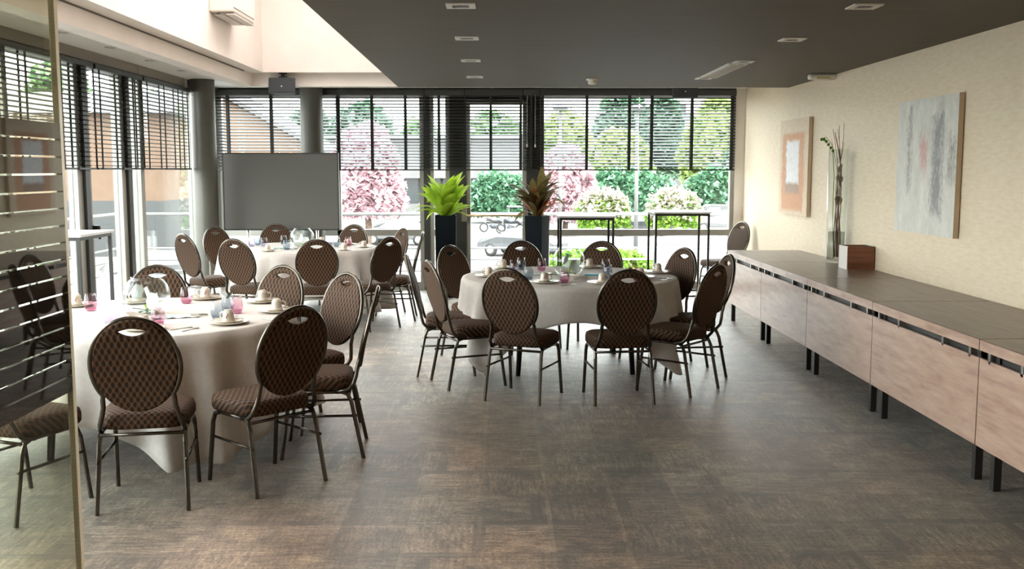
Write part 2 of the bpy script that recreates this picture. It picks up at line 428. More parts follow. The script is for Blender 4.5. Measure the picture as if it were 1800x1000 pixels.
# columns
for i, (x, y, lb) in enumerate(((-3.675, 12.66, 'round dark grey column in the left corner beside the side windows'),
                                (-2.51, 13.60, 'round dark grey column rising behind the grey presentation board'))):
    n = 40; c = MB().lathe([(.150, 0), (.150, ZO)], n)
    o = c.obj('column', M['column']); o.location = (x, y, 0); o['kind'] = 'structure'; o['label'] = lb

# ---------------------------------------------------------------- venetian blinds
slat_me = {}
def blind(label, x0, x1, tapes, loc, rz, zt=2.655, zb=1.66, tilt=24, pitch=.0415, box=True, group='dark venetian blinds', cords=()):
    t = thing('venetian_blind', label, 'blind', loc, rz, group)
    n = int((zt - zb - .03) / pitch); key = (round(x1 - x0, 3), tilt)
    if key not in slat_me:
        mb = MB(); a = R(tilt); W = .025
        rows = []
        for k, y in enumerate((-W, 0, W)):
            zc = .003 if k == 1 else 0
            rows.append([(x0, y * cos(a), y * sin(a) + zc), (x1, y * cos(a), y * sin(a) + zc)])
        mb.quadgrid(rows, False)
        rows = [[(p[0], p[1], p[2] - .0025) for p in r_] for r_ in rows]
        mb.quadgrid(rows[::-1], False)
        slat_me[key] = mb.mesh('slat', M['blind'])
    for i in range(n):
        o = bpy.data.objects.new('slat', slat_me[key]); C.objects.link(o); o.parent = t; o.location = (0, 0, zt - .035 - i * pitch)
    bx(x0, x1, -.025, .025, zb, zb + .018).obj('bottom_rail', M['blind'], t)
    for x in tapes:
        MB().box(x - .018, x + .018, -.030, -.027, zb, zt).box(x - .018, x + .018, .027, .030, zb, zt).obj('ladder_tape', M['tape'], t)
    for x in cords:
        c = MB().tube([(x, -.04, zt), (x, -.04, zb + .35)], .0025, 5)
        c.lathe([(.002, 0), (.008, .004), (.010, .03), (.004, .05)], 8, Matrix.Translation((x, -.04, zb + .31)))
        c.obj('pull_cord', M['white_plastic'], t)
    bx(x0, x1, -.035, .03, zt - .005, 2.725 if box else zt + .04).obj('head_rail', M['frame_dark'], t)
    return t
def X14(px): return (px - 880) * 13.84 / 1774
Yb = 13.84
def bb(label, p0, p1, tp, zb=1.645, cords=()):
    x0, x1 = X14(p0), X14(p1); xm = (x0 + x1) / 2
    blind(label, x0 - xm, x1 - xm, [X14(p) - xm for p in tp], (xm, Yb, 0), 0, zb=zb, cords=[X14(c) - xm for c in cords])
bb('dark venetian blind above the presentation board, between the two columns', 387, 560, (408, 483, 556))
bb('wide dark venetian blind right of the second column, ending at the lime plant', 562, 747, (599, 657, 715))
bb('narrow dark venetian blind above the lime green potted plant', 749, 817, (773,))
bb('dark venetian blind hanging over the glass exit door', 819, 918, (863, 915))
bb('very narrow dark blind above the reddish potted plant', 920, 947, (933,), cords=(926, 940))
bb('wide dark venetian blind between reddish plant and right-hand high table', 949, 1120, (953, 1030, 1104))
bb('wide dark venetian blind at the right end of the window wall', 1122, 1289, (1143, 1213, 1283))
XLb = XL + .075
def lb(label, ya, yb, tp):
    ym = (ya + yb) / 2   # local x runs along -Y when rotated -90
    blind(label, -(yb - ya) / 2, (yb - ya) / 2, [ym - y for y in tp][::1] if False else [y - ym for y in tp], (XLb, ym, 0), R(90), zt=2.60, zb=1.655, tilt=-6, box=False)
lb('dark venetian blind on the side windows, seen through the glass partition', 6.75, 9.60, (6.95, 7.9, 8.25, 8.9, 9.2))
lb('dark venetian blind on the side windows, just right of the glass partition edge', 9.66, 10.90, (9.75, 10.28, 10.62, 10.84))
lb('dark venetian blind on the side windows, nearest the left column', 10.95, 12.55, (11.05, 11.6, 12.1, 12.45))

# ---------------------------------------------------------------- ceiling fittings
def downlight(x, y, label, g):
    t = thing('downlight', label, 'downlight', (x, y, ZC), 0, g)
    a, b_ = .085, .048
    f = MB()
    for q in ((-a, a, -a, -b_), (-a, a, b_, a), (-a, -b_, -b_, b_), (b_, a, -b_, b_)): f.box(q[0], q[1], q[2], q[3], -.008, .002)
    f.obj('bezel', M['white_plastic'], t)
    bx(-b_, b_, -b_, b_, -.003, .001).obj('recess', M['black_metal'], t)
    l = MB().lathe([(.03, -.004), (.034, -.006), (.0, -.005)], 16); l.obj('lens', M['grey_plastic'], t)
for x, y, lb_ in ((-.23, 6.0, 'first'), (-.243, 7.45, 'second'), (-.258, 8.95, 'third'), (-.263, 10.5, 'fourth')):
    downlight(x, y, {'first': 'square white downlight cut by the top of the frame, left row of the dark ceiling',
                     'second': 'square white downlight second from camera in the left row',
                     'third': 'square white downlight third from camera in the left row',
                     'fourth': 'square white downlight nearest the windows in the left row'}[lb_], 'downlights in the dark ceiling')
for x, y, l_ in ((2.12, 6.0, 'square white downlight at the top of the frame, right row'), (2.13, 7.5, 'square white downlight alone in the middle of the right row'),
                 (2.14, 9.02, 'square white downlight at the near end of the strip light'), (2.11, 10.62, 'square white downlight at the window end of the strip light')):
    downlight(x, y, l_, 'downlights in the dark ceiling')
t = thing('strip_light', 'long white louvred strip light recessed in the dark ceiling', 'ceiling light', (2.125, 9.82, ZC))
bx(-.09, .09, -.66, .66, -.012, .002).obj('housing', M['white_plastic'], t)
bx(-.065, -.01, -.62, .62, -.016, -.012).obj('reflector', M['steel'], t)
bx(.01, .065, -.62, .62, -.016, -.012).obj('reflector', M['steel'], t)
lv = MB()
for k in range(16): lv.box(-.068, .068, -.60 + k * .08, -.595 + k * .08, -.022, -.012)
lv.obj('louvre', M['white_plastic'], t)
t = thing('smoke_detector', 'round white smoke detector on the dark ceiling', 'smoke detector', (.96, 10.75, ZC))
MB().lathe([(.06, 0), (.06, -.015), (.0, -.016)], 24).obj('base', M['white_plastic'], t)
MB().lathe([(.042, -.016), (.045, -.045), (.035, -.055), (0, -.057)], 24).obj('sensor_cap', M['china'], t)
t = thing('emergency_light', 'white oblong emergency light fixed where right wall meets dark ceiling', 'emergency light', (3.22, 10.2, 2.56))
e = bx(-.15, .12, -.05, .05, -.015, .04).obj('housing', M['white_plastic'], t, .02)
bx(-.08, .06, -.056, -.05, -.01, .014).obj('diffuser', pm('amber_diffuser', (.55, .45, .22), .3), t)
for k, (x, y) in enumerate(((-3.775, 8.34), (-3.78, 9.36), (-3.80, 10.46), (-3.81, 11.51))):
    o = MB().lathe([(.05, 0), (.05, -.006), (.036, -.008), (.03, -.002), (0, -.002)], 20).obj('spotlight', M['steel'])
    o.location = (x + .25, y, ZO)
    tag(o, 'small round recessed spotlight in the white soffit, %s' % ('seen through the glass partition', 'just right of the partition edge', 'third along the side windows', 'nearest the left column')[k], 'spotlight', 'spotlights above the side windows')
# air conditioner
t = thing('air_conditioner', 'white wall-mounted air conditioner high on the raised left wall', 'air conditioner', (-2.70, 10.0, 3.09))
bx(0, .225, -.40, .40, .02, .36).obj('body', M['white_plastic'], t, .015)
bx(.225, .235, -.39, .39, .06, .35).obj('front_panel', M['white_plastic'], t, .004)
bx(.09, .225, -.36, .36, 0, .02).obj('air_outlet', pm('grey_vent', (.25, .23, .21), .5), t)
bx(.15, .232, -.37, .37, -.006, .004).obj('louvre', M['white_plastic'], t, .003)
bx(.03, .13, -.34, .34, -.004, .0).obj('louvre', M['white_plastic'], t)
# speakers
def speaker(x, y, z, label, tilt):
    t = thing('speaker', label, 'speaker', (x, y, z), 0, 'dark loudspeakers under the ceiling')
    Mx = Matrix.Rotation(R(tilt), 4, 'X')
    MB().add([(-.155, -.08, -.095), (.155, -.08, -.095), (.12, .09, -.08), (-.12, .09, -.08), (-.155, -.08, .085), (.155, -.08, .085), (.12, .09, .07), (-.12, .09, .07)],
             [(3, 2, 1, 0), (4, 5, 6, 7), (0, 1, 5, 4), (1, 2, 6, 5), (2, 3, 7, 6), (3, 0, 4, 7)], False, Mx).obj('cabinet', M['grey_plastic'], t, .012)
    bx(-.145, .145, -.088, -.08, -.085, .075).obj('grille', pm('speaker_grille', (.035, .04, .045), .7), t).rotation_euler = (R(tilt), 0, 0)
    MB().lathe([(.008, 0), (.008, .004), (0, .004)], 10, Mx @ Matrix.Translation((0, -.088, -.02)) @ Matrix.Rotation(R(90), 4, 'X')).obj('badge', M['white_plastic'], t)
    MB().tube([(0, 0, .08), (0, 0, .16)], .02, 8).lathe([(.05, .14), (.05, .16), (0, .16)], 14).tube([(-.05, 0, .06), (-.04, 0, .10), (.04, 0, .10), (.05, 0, .06)], .012, 6).obj('bracket', M['black_metal'], t)
speaker(-2.49, 11.775, 2.605, 'dark grey loudspeaker on a bracket above the presentation board', -8)
speaker(2.2, 12.25, 2.60, 'dark loudspeaker over the right window, half hidden by the ceiling edge', 0)

# ---------------------------------------------------------------- glass partition
t = thing('glass_partition', 'frameless glass partition with dark film stripes at the left of the frame', 'glass partition', (-.98, 0, 0))
gx = .006
bx(-gx, gx, -3.1, 2.266, .01, 2.60).obj('pane', M['partition_glass'], t)
bx(-gx - .001, gx + .001, 2.266, 2.280, .01, 2.60).obj('polished_edge', M['glass_edge'], t)
z = 1.752
while z > 1.15:
    zz = max(z - .0335, 1.13)
    bx(-gx - .002, gx + .002, -3.1, 2.262, zz, z).obj('film_stripe', M['film'], t)
    z = zz - .0042
bx(-.03, .03, -3.1, 2.28, 0, .01).obj('floor_rail', M['steel'], t)

# ---------------------------------------------------------------- pictures on the right wall
def painting1():
    m, t, b = newmat('abstract_orange_paint')
    tc = t.nodes.new('ShaderNodeTexCoord'); sp = t.nodes.new('ShaderNodeSeparateXYZ'); t.links.new(tc.outputs['Object'], sp.inputs[0])
    n1, _ = nz(t, 14, 6, .7); n2, _ = nz(t, 45, 5, .7, sc=(1, 1, .4))
    y = math_(t, 'ADD', sp.outputs['Y'], math_(t, 'MULTIPLY', math_(t, 'SUBTRACT', n1, .5), .22))
    z = math_(t, 'ADD', sp.outputs['Z'], math_(t, 'MULTIPLY', math_(t, 'SUBTRACT', n1, .5), .08))
    def boxm(yc, zc, hy, hz, soft=.04):
        a = math_(t, 'SUBTRACT', hy, math_(t, 'ABSOLUTE', math_(t, 'SUBTRACT', y, yc)))
        c = math_(t, 'SUBTRACT', hz, math_(t, 'ABSOLUTE', math_(t, 'SUBTRACT', z, zc)))
        r_ = math_(t, 'DIVIDE', math_(t, 'MINIMUM', a, c), soft); n = t.nodes.new('ShaderNodeClamp'); t.links.new(r_, n.inputs[0]); return n.outputs[0]
    base = ramp(t, n2, [(.3, (.60, .44, .29)), (.7, (.72, .62, .48))])
    org = ramp(t, n2, [(.3, (.52, .24, .11)), (.7, (.66, .36, .20))])
    wht = ramp(t, n2, [(.3, (.60, .60, .62)), (.6, (.86, .86, .88))])
    c = mix(t, boxm(.02, -.055, .44, .455), base, org)
    c = mix(t, math_(t, 'MULTIPLY', boxm(.03, -.20, .30, .12, .05), .7), c, (.30, .24, .20))
    c = mix(t, boxm(.03, .055, .27, .255), c, wht)
    t.links.new(c, b.inputs['Base Color']); b.inputs['Roughness'].default_value = .6; bump(t, b, n2, .4, .01); return m
def painting2():
    m, t, b = newmat('abstract_grey_paint')
    tc = t.nodes.new('ShaderNodeTexCoord'); sp = t.nodes.new('ShaderNodeSeparateXYZ'); t.links.new(tc.outputs['Object'], sp.inputs[0])
    n1, _ = nz(t, 9, 6, .75, sc=(1, 1, .5)); n2, _ = nz(t, 30, 6, .8, sc=(1, 1, .35))
    n3, _ = nz(t, 22, 6, .8)
    y = math_(t, 'ADD', sp.outputs['Y'], math_(t, 'MULTIPLY', math_(t, 'SUBTRACT', n3, .5), .26)); z = math_(t, 'ADD', sp.outputs['Z'], math_(t, 'MULTIPLY', math_(t, 'SUBTRACT', n1, .5), .5))
    def stripe(yc, hy, z0, z1, th=.5, st=.8):
        a = math_(t, 'SUBTRACT', hy, math_(t, 'ABSOLUTE', math_(t, 'SUBTRACT', y, yc)))
        c = math_(t, 'SUBTRACT', (z1 - z0) / 2, math_(t, 'ABSOLUTE', math_(t, 'SUBTRACT', z, (z0 + z1) / 2)))
        q = math_(t, 'MULTIPLY', math_(t, 'DIVIDE', math_(t, 'MINIMUM', a, c), .07), 1.0); n = t.nodes.new('ShaderNodeClamp'); t.links.new(q, n.inputs[0])
        k = ramp(t, n2, [(th - .12, (1, 1, 1)), (th + .06, (0, 0, 0))])
        return math_(t, 'MULTIPLY', math_(t, 'MULTIPLY', n.outputs[0], k), st)
    c = ramp(t, n1, [(.35, (.58, .57, .52)), (.65, (.74, .73, .68))])
    low = ramp(t, z, [(0, (0, 0, 0)), (.001, (0, 0, 0))])
    # far edge of the canvas is +Y, near edge is -Y
    c = mix(t, stripe(.30, .06, -.20, .50, .60), c, (.13, .125, .11))
    c = mix(t, stripe(-.23, .13, -.40, .42, .60), c, (.17, .175, .19))
    c = mix(t, stripe(.03, .10, -.05, .25, .58), c, (.60, .25, .22))
    c = mix(t, stripe(-.47, .10, -.15, .25, .56), c, (.20, .20, .18))
    c = mix(t, stripe(0, .55, -.10, 0.0, .40, .6), c, (.35, .34, .32))
    c = mix(t, stripe(0, .55, -.55, -.14, .40, .45), c, (.42, .42, .40))
    t.links.new(c, b.inputs['Base Color']); b.inputs['Roughness'].default_value = .55; bump(t, b, n2, .5, .01); return m
canvas_side = pm('raw_canvas_side', (.55, .42, .28), .7)
def picture(name, label, yc, zc, hy, hz, m):
    t = thing(name, label, 'painting', (XR, yc, zc), 0, 'abstract canvases on the right wall')
    bx(-.045, -.008, -hy, hy, -hz, hz).obj('stretcher', canvas_side, t)
    bx(-.047, -.045, -hy, hy, -hz, hz).obj('canvas_face', m, t)
picture('painting', 'abstract canvas with white rectangle on orange, hung nearer the windows', 11.41, 1.685, .55, .535, painting1())
picture('painting', 'large grey and white abstract canvas with pink and dark streaks', 7.86, 1.68, .55, .525, painting2())

# ---------------------------------------------------------------- row of laminate folding desks
seams = [(11.14, 9.685), (9.675, 8.215), (8.205, 6.75), (6.74, 5.215), (5.205, 3.72)]
lbl = ['pale laminate side table at the window end of the row', 'laminate side table under the tall glass vase',
       'laminate side table right of the wooden box, middle of the row', 'pale oak side table below the grey abstract canvas',
       'pale oak side table cut off by the right edge of the frame']
DH = .768; DX = 2.52
for i, (y1, y0) in enumerate(seams):
    t = thing('side_table', lbl[i], 'table', (DX, (y0 + y1) / 2, 0), 0, 'laminate side tables along the right wall')
    hw = (y1 - y0) / 2
    bx(0, .80, -hw, hw, DH - .004, DH).obj('tabletop', M['desk_top'], t)
    bx(-.004, .80, -hw, hw, DH - .058, DH - .0045).obj('top_edge_band', M['desk_front'], t)
    bx(0, .018, -hw, hw, .20, .668).obj('modesty_panel', M['desk_front'], t)
    bx(.03, .05, -hw + .02, hw - .02, .60, .712).obj('rail', M['black_metal'], t)
    for yy in (-hw + .02, hw - .175):
        bx(.02, .06, yy, yy + .04, 0, .71).obj('leg', M['black_metal'], t)
        bx(.70, .74, yy, yy + .04, 0, .71).obj('leg', M['black_metal'], t)
    for yy in (-hw * .86, -hw * .42, hw * .42, hw * .86):
        MB().box(.0, .03, yy - .012, yy + .012, .655, .712).obj('bracket', M['steel'], t)
# vase and twigs
t = thing('vase', 'tall clear glass cylinder vase on the side table', 'vase', (3.21, 9.62, DH))
MB().lathe([(0, .004), (.085, .004), (.095, .02), (.095, 1.08), (.088, 1.08), (.088, .03), (0, .025)], 32).obj('glass_body', M['glass'], t)
MB().lathe([(0, .03), (.082, .032), (.080, .30), (0, .305)], 24).obj('crumpled_filling', glassy('glass_chips', (.72, .72, .70), ior=1.8, rough=.3), t)
rods = MB(); rods_r = random.Random(3)
t2 = thing('twig_arrangement', 'thin reddish twigs and green orchid stem standing in the glass vase', 'twigs', (3.21, 9.62, DH + .035))
for k in range(9):
    a = rods_r.uniform(0, 2 * PI); pts = []
    tx, ty = rods_r.uniform(-.10, .02), rods_r.uniform(-.07, .07); hh = rods_r.uniform(1.05, 1.32)
    ph = rods_r.uniform(0, 6)
    for j in range(12):
        s = j / 11
        lim = .065 if s * hh < 1.05 else .15
        x = .03 * cos(a) * (1 - s) + tx * max(0, s - .7) * 3.0 + .015 * sin(6 * s + ph); y = .03 * sin(a) * (1 - s) - .03 * s + ty * max(0, s - .72) * 3.2 + .015 * cos(7 * s + ph)
        pts.append((max(-lim, min(lim, x)), max(-lim, min(lim, y)), .02 + s * hh))
    MB().tube(pts, [.005 * (1 - .6 * j / 11) for j in range(12)], 5).obj('twig', M['stem'], t2)
og = [(.0, .05, 0), (-.02, .055, .4), (-.02, .055, .8), (-.04, .07, 1.08), (-.09, .11, 1.16), (-.12, .14, 1.15)]
MB().tube(og, .0035, 5).obj('orchid_stem', M['shrub_green'], t2)
for k in range(6):
    s = 1.03 + .03 * k
    MB().lathe([(0, -.018), (.014, -.008), (.014, .008), (0, .018)], 8, Matrix.Translation((-.035 - .018 * k, .07 + .014 * k, s if k < 4 else 1.14))).obj('bud', M['shrub_green'], t2)
for k in range(5):
    Mx = Matrix.Translation((.01 + .012 * (k % 2), .0, .55 + .10 * k)) @ Matrix.Rotation(k * 1.3, 4, 'Z') @ Matrix.Rotation(R(70), 4, 'X')
    MB().quadgrid([[(0, -.05, 0), (0, -.05, 0), (0, -.05, 0)], [(-.035, -.01, .01), (0, -.01, 0), (.035, -.01, .01)], [(-.04, .03, .012), (0, .03, 0), (.04, .03, .012)], [(0, .06, 0), (0, .06, 0), (0, .06, 0)]], True, Mx).obj('petal', pm('cream_petal', (.75, .70, .58), .6), t2)
t = thing('wooden_box', 'open-topped reddish-brown wooden box on the side table', 'box', (3.21, 9.05, DH), 0)
b = .12
Mx = Matrix.Identity(4)
bx(-b, b, -b, -b + .012, .0, .205).obj('side', M['box_wood'], t); bx(-b, b, b - .012, b, 0, .205).obj('side', M['box_wood'], t)
bx(-b, -b + .012, -b + .012, b - .012, 0, .205).obj('side', pm('pale_box_side', (.62, .58, .54), .4), t)
bx(b - .012, b, -b + .012, b - .012, 0, .205).obj('side', M['black_metal'], t)
bx(-b + .012, b - .012, -b + .012, b - .012, 0, .01).obj('base', M['box_wood'], t)

# ---------------------------------------------------------------- banquet chair
LEAN = .27
def by(z):            # back plane: y at height z
    return -.215 - (z - .5) * LEAN
def chair_parts():
    t = thing('banquet_chair', '', 'chair', (0, 0, 0), 0)
    # seat cushion
    rows = []
    def outline(s, n=28):
        pts = []
        for k in range(n):
            a = 2 * PI * k / n; e = .42
            c_, s_ = cos(a), sin(a)
            x = math.copysign(abs(c_) ** e, c_); y = math.copysign(abs(s_) ** e, s_)
            wd = .215 if y > 0 else .205
            pts.append((x * wd * s, y * .205 * s + .02))
        return pts
    lay = [(.80, .395), (.97, .398), (1.0, .412), (1.0, .445), (.97, .468), (.86, .480), (.55, .486), (.0, .488)]
    for s, z in lay:
        o_ = outline(s); rows.append([(x, y, z) for x, y in o_ + o_[:1]])
    mb = MB().quadgrid(rows); o_ = outline(.80); mb.add([(x, y, .395) for x, y in o_], [tuple(range(len(o_)))[::-1]])
    seat = mb.obj('seat', M['fabric'], t)
    # backrest: oval pad with a hand hole
    cu = bpy.data.curves.new('pad', 'CURVE'); cu.dimensions = '2D'; cu.fill_mode = 'BOTH'; cu.extrude = .004; cu.bevel_depth = .011; cu.bevel_resolution = 2
    def spline(pts):
        sp = cu.splines.new('POLY'); sp.points.add(len(pts) - 1); sp.use_cyclic_u = True
        for p, q in zip(sp.points, pts): p.co = (q[0], q[1], 0, 1)
    cz, a_, b_ = .728, .188, .222
    spline([(a_ * cos(k * 2 * PI / 56), cz + b_ * sin(k * 2 * PI / 56)) for k in range(56)])
    hol = []
    for k in range(10):
        u = -1 + 2 * k / 10; hol.append((.084 * u, .904 + .022 * (1 - u * u)))
    for k in range(10):
        u = 1 - 2 * k / 10; hol.append((.084 * u, .904 - .036 * (1 - u * u)))
    spline(hol)
    co = bpy.data.objects.new('tmp', cu); C.objects.link(co)
    dg = bpy.context.evaluated_depsgraph_get(); me = bpy.data.meshes.new_from_object(co.evaluated_get(dg)); bpy.data.objects.remove(co)
    for v in me.vertices:
        x, z, d = v.co.x, v.co.y, v.co.z
        curve = .03 * (1 - (x / .2) ** 2) * 0.5
        v.co = (x, by(z) + d - curve + .006, z)
    me.materials.clear(); me.materials.append(M['fabric'])
    for p in me.polygons: p.use_smooth = abs(p.normal.z) < .99 and False
    pad = bpy.data.objects.new('backrest', me); C.objects.link(pad); pad.parent = t
    # back frame tube: oval hoop whose ends run down to the seat rails
    pts = []
    n = 40
    A0 = R(-38)
    for k in range(n + 1):
        an = A0 + (PI - 2 * A0) * k / n
        x, z = .204 * cos(an), cz + .236 * sin(an)
        pts.append((x, by(z), z))
    endz = pts[0][2]
    lower = [(.165, by(.56) + .0, .56), (.166, by(.52), .52), (.176, -.212, .475), (.190, -.198, .43), (.196, -.165, .397), (.196, -.10, .387)]
    path = [(x, y, z) for x, y, z in lower[::-1]] + pts + [(-x, y, z) for x, y, z in lower]
    MB().tube(path, .0125, 8).obj('back_frame', M['chair_metal'], t)
    # four legs
    for sx in (-1, 1):
        MB().tube([(sx * .212, -.25, 0), (sx * .200, -.185, .33), (sx * .197, -.165, .375), (sx * .194, -.13, .388)], [.012, .0125, .0125, .012], 8, sq=True).obj('leg', M['chair_metal'], t)
        MB().tube([(sx * .205, .215, 0), (sx * .198, .170, .33), (sx * .196, .150, .375), (sx * .194, .11, .388)], [.012, .0125, .0125, .012], 8, sq=True).obj('leg', M['chair_metal'], t)
        MB().tube([(sx * .207, -.220, .17 + .08), (sx * .202, .183, .25)], .008, 6).obj('stretcher', M['chair_metal'], t)
    f_ = MB()
    for sx in (-1, 1): f_.tube([(sx * .194, -.14, .388), (sx * .194, .12, .388)], .0115, 6)
    for y in (-.172, .15): f_.tube([(-.197, y, .372), (.197, y, .372)], .009, 6)
    f_.obj('seat_frame', M['chair_metal'], t)
    return t
chair0 = chair_parts(); used = [False]
gA, gB, gC = 'chairs at the front left table', 'chairs at the centre table', 'chairs at the back left table'
CH = [
 (-1.775, 5.00, (-.163, .987), gA, 'dark oval-back chair nearest the camera, back turned, at front left table'),
 (-1.265, 5.28, (-.726, .688), gA, 'dark oval-back chair with lit left rim at the front left table, angled away right'),
 (-1.25, 6.47, (-.684, -.729), gA, 'oval-back chair with pale shiny rim turned to camera beside the front left table'),
 (-1.06, 5.87, (-.996, -.09), gA, 'chair seen edge-on, at the right of the front left table'),
 (-1.71, 6.93, (-.46, -.89), gA, 'brown oval-back chair behind the upturned cups of the front left table'),
 (-2.405, 6.93, (.2, -.98), gA, 'chair whose black top shows behind the front table fishbowl'),
 (-2.35, 4.87, (.39, .92), gA, 'chair seen only by seat and legs through the glass partition'),
 (.177, 7.27, (.408, .913), gB, 'lattice-patterned oval-back chair, back turned, near left of centre table'),
 (.845, 7.21, (-.11, .994), gB, 'black oval-back chair, back turned, near right of centre table'),
 (1.325, 7.52, (-.766, .643), gB, 'tilted-looking oval-back chair at the right of the centre table, nearer of two'),
 (1.525, 8.10, (-.98, -.15), gB, 'almost edge-on chair at right of centre table, behind the nearer one'),
 (1.33, 8.67, (-.865, -.5), gB, 'oval-back chair at the far right of the centre table, before the high table'),
 (.875, 9.35, (-.3, -.95), gB, 'chair on the window side of the centre table, right of the fishbowl'),
 (.295, 9.40, (.3, -.95), gB, 'chair on the window side of the centre table, left of the fishbowl'),
 (-.205, 8.93, (.775, -.632), gB, 'dark oval-back chair far left of the centre table, below the lime plant'),
 (-.24, 7.745, (.93, .37), gB, 'side-on chair with pinkish lattice back at left of centre table'),
 (-.43, 8.2, (1, .04), gB, 'edge-on chair leaning away at the extreme left of centre table'),
 (-2.55, 10.37, (.33, .945), gC, 'orange-brown latticed chair back just left of the back table, nearer camera'),
 (-3.2, 11.12, (.64, .77), gC, 'side-on chair with pinkish back by the side windows, left of the orange-brown latticed one'),
 (-3.17, 11.99, (.82, -.57), gC, 'dark chair directly before the left column, left end of back table'),
 (-2.75, 12.50, (.3, -.95), gC, 'reddish chair below the presentation board, left of back table fishbowl'),
 (-1.96, 12.42, (-.35, -.94), gC, 'reddish chair on window side of back table, right of its fishbowl'),
 (-1.87, 10.30, (-.15, .99), gC, 'brown oval-back chair with back turned at the middle of the back left table'),
 (-1.39, 10.54, (-.766, .643), gC, 'dark green-grey oval-back chair at the right end of back left table'),
 (-1.44, 11.75, (-.86, -.5), gC, 'chair with pale rim partly hidden behind the green-grey one'),
 (-1.20, 11.19, (-1, -.04), gC, 'thin edge-on chair at the far right of the back left table'),
 (2.90, 13.2, (-.9, -.43), 'spare chair by the right wall', 'pale glaring chair standing against the right wall near the windows'),
]
for i, (x, y, f_, g, lb_) in enumerate(CH):
    rz = math.atan2(f_[1], f_[0]) - PI / 2
    if i == 0:
        chair0.location = (x, y, 0); chair0.rotation_euler = (0, 0, rz); chair0['label'] = lb_; chair0['group'] = g
    else: dup(chair0, (x, y, 0), rz, lb_, g)

# ---------------------------------------------------------------- round tables and cloths
def round_table(x, y, name, legrot):
    t = thing('banquet_table', 'round banquet table hidden under the %s cloth' % name, 'table', (x, y, 0), legrot, 'round banquet tables')
    MB().lathe([(0, .725), (.885, .725), (.895, .735), (.885, .75), (0, .75)], 48).obj('tabletop', M['desk_top'], t)
    for k in range(4):
        a = PI / 4 + k * PI / 2
        MB().tube([(.66 * cos(a), .66 * sin(a), 0), (.60 * cos(a), .60 * sin(a), .725)], [.020, .028], 10).obj('leg', M['black_metal'], t)
def cloth(x, y, rot, a, label, seed, dmax=.69, Rr=.90):
    r_ = random.Random(seed); n = 288; rows = []
    ph = [r_.uniform(0, 6.28) for _ in range(6)]
    T = .757
    for q in (0.0, .3, .6, .85, .97): rows.append([(Rr * q * cos(2 * PI * k / n), Rr * q * sin(2 * PI * k / n), T) for k in range(n + 1)])
    rows.append([(Rr * 1.003 * cos(2 * PI * k / n), Rr * 1.003 * sin(2 * PI * k / n), T - .004) for k in range(n + 1)])
    m = 14
    for j in range(1, m + 1):
        s = j / m; row = []
        for k in range(n + 1):
            th = 2 * PI * (k % n) / n; u = th - rot
            d = min(a / max(abs(cos(u)), abs(sin(u))) - Rr, dmax)
            cn = max(0, (d - (a - Rr)) / max(.01, dmax - (a - Rr)))
            fold = (.5 * sin(11 * th + ph[0]) + .3 * sin(17 * th + ph[1]) + .35 * sin(6 * th + ph[2])) * .038
            fold += cn * .05 * sin(22 * th + ph[3]) + .05 * cn
            rr = Rr + .012 + (.035 + .02 * cn) * s ** 1.2 * (d / .5) + fold * s ** .8 * (d / .35) ** .5
            row.append((rr * cos(th), rr * sin(th), T - .010 - (d - .01) * s))
        rows.append(row)
    mb = MB().quadgrid(rows)
    o = mb.obj('tablecloth', M['linen']); o.location = (x, y, 0); tag(o, label, 'tablecloth', 'white tablecloths')
    so = o.modifiers.new('solid', 'SOLIDIFY'); so.thickness = .0025; so.offset = -1
    return o
TA, TB, TC = (-2.2, 6.2), (.58, 8.50), (-2.33, 11.74)
round_table(*TA, 'front left', R(10)); round_table(*TB, 'centre', R(3)); round_table(*TC, 'back left', 0)
cloth(*TA, R(-9), 1.34, 'white linen cloth draped long over the front left round table', 1)
cloth(*TB, R(1), 1.16, 'white linen cloth with pointed corners on the centre round table', 5)
cloth(*TC, R(20), 1.40, 'white linen cloth over the back left round table before the board', 9)

# ---------------------------------------------------------------- tableware
TZ = .7585
def make_setting():
    pl = thing('plate', '', 'plate'); MB().lathe([(0, .003), (.07, .003), (.085, .006), (.118, .016), (.120, .018), (.118, .020), (.08, .009), (0, .007)], 32).obj('dish', M['china'], pl)
    sa = thing('saucer', '', 'saucer'); MB().lathe([(0, .002), (.045, .002), (.080, .014), (.081, .016), (.045, .006), (0, .005)], 28).obj('dish', M['china'], sa)
    cu = thing('cup', '', 'cup')
    MB().lathe([(.037, 0), (.040, .0), (.035, .015), (.031, .035), (.030, .055), (.026, .064), (.020, .066), (.020, .072), (.017, .072), (.016, .067), (0, .066)], 28).obj('bowl', M['china'], cu)
    MB().tube([(-.030, 0, .052), (-.044, 0, .056), (-.056, 0, .045), (-.056, 0, .028), (-.046, 0, .014), (-.034, 0, .012)], .0045, 8).obj('handle', M['china'], cu)
    sp = thing('spoon', '', 'spoon')
    MB().tube([(-.075, 0, .003), (-.02, 0, .004), (.03, 0, .004)], [.004, .0022, .0025], 6).obj('handle', M['steel'], sp)
    MB().lathe([(0, 0), (.012, .002), (.016, .006), (.015, .006), (0, .002)], 14, Matrix.Translation((.048, 0, .001)) @ Matrix.Diagonal((1.35, 1, 1, 1))).obj('bowl', M['steel'], sp)
    return pl, sa, cu, sp
def make_glass(name, m):
    g = thing('tumbler', '', 'glass')
    MB().lathe([(0, .002), (.026, .002), (.034, .012), (.041, .035), (.041, .055), (.036, .085), (.031, .112), (.029, .112), (.034, .085), (.038, .055), (.038, .035), (.030, .015), (0, .012)], 28).obj('bowl', m, g)
    return g
protos = make_setting(); first = [True] * 4
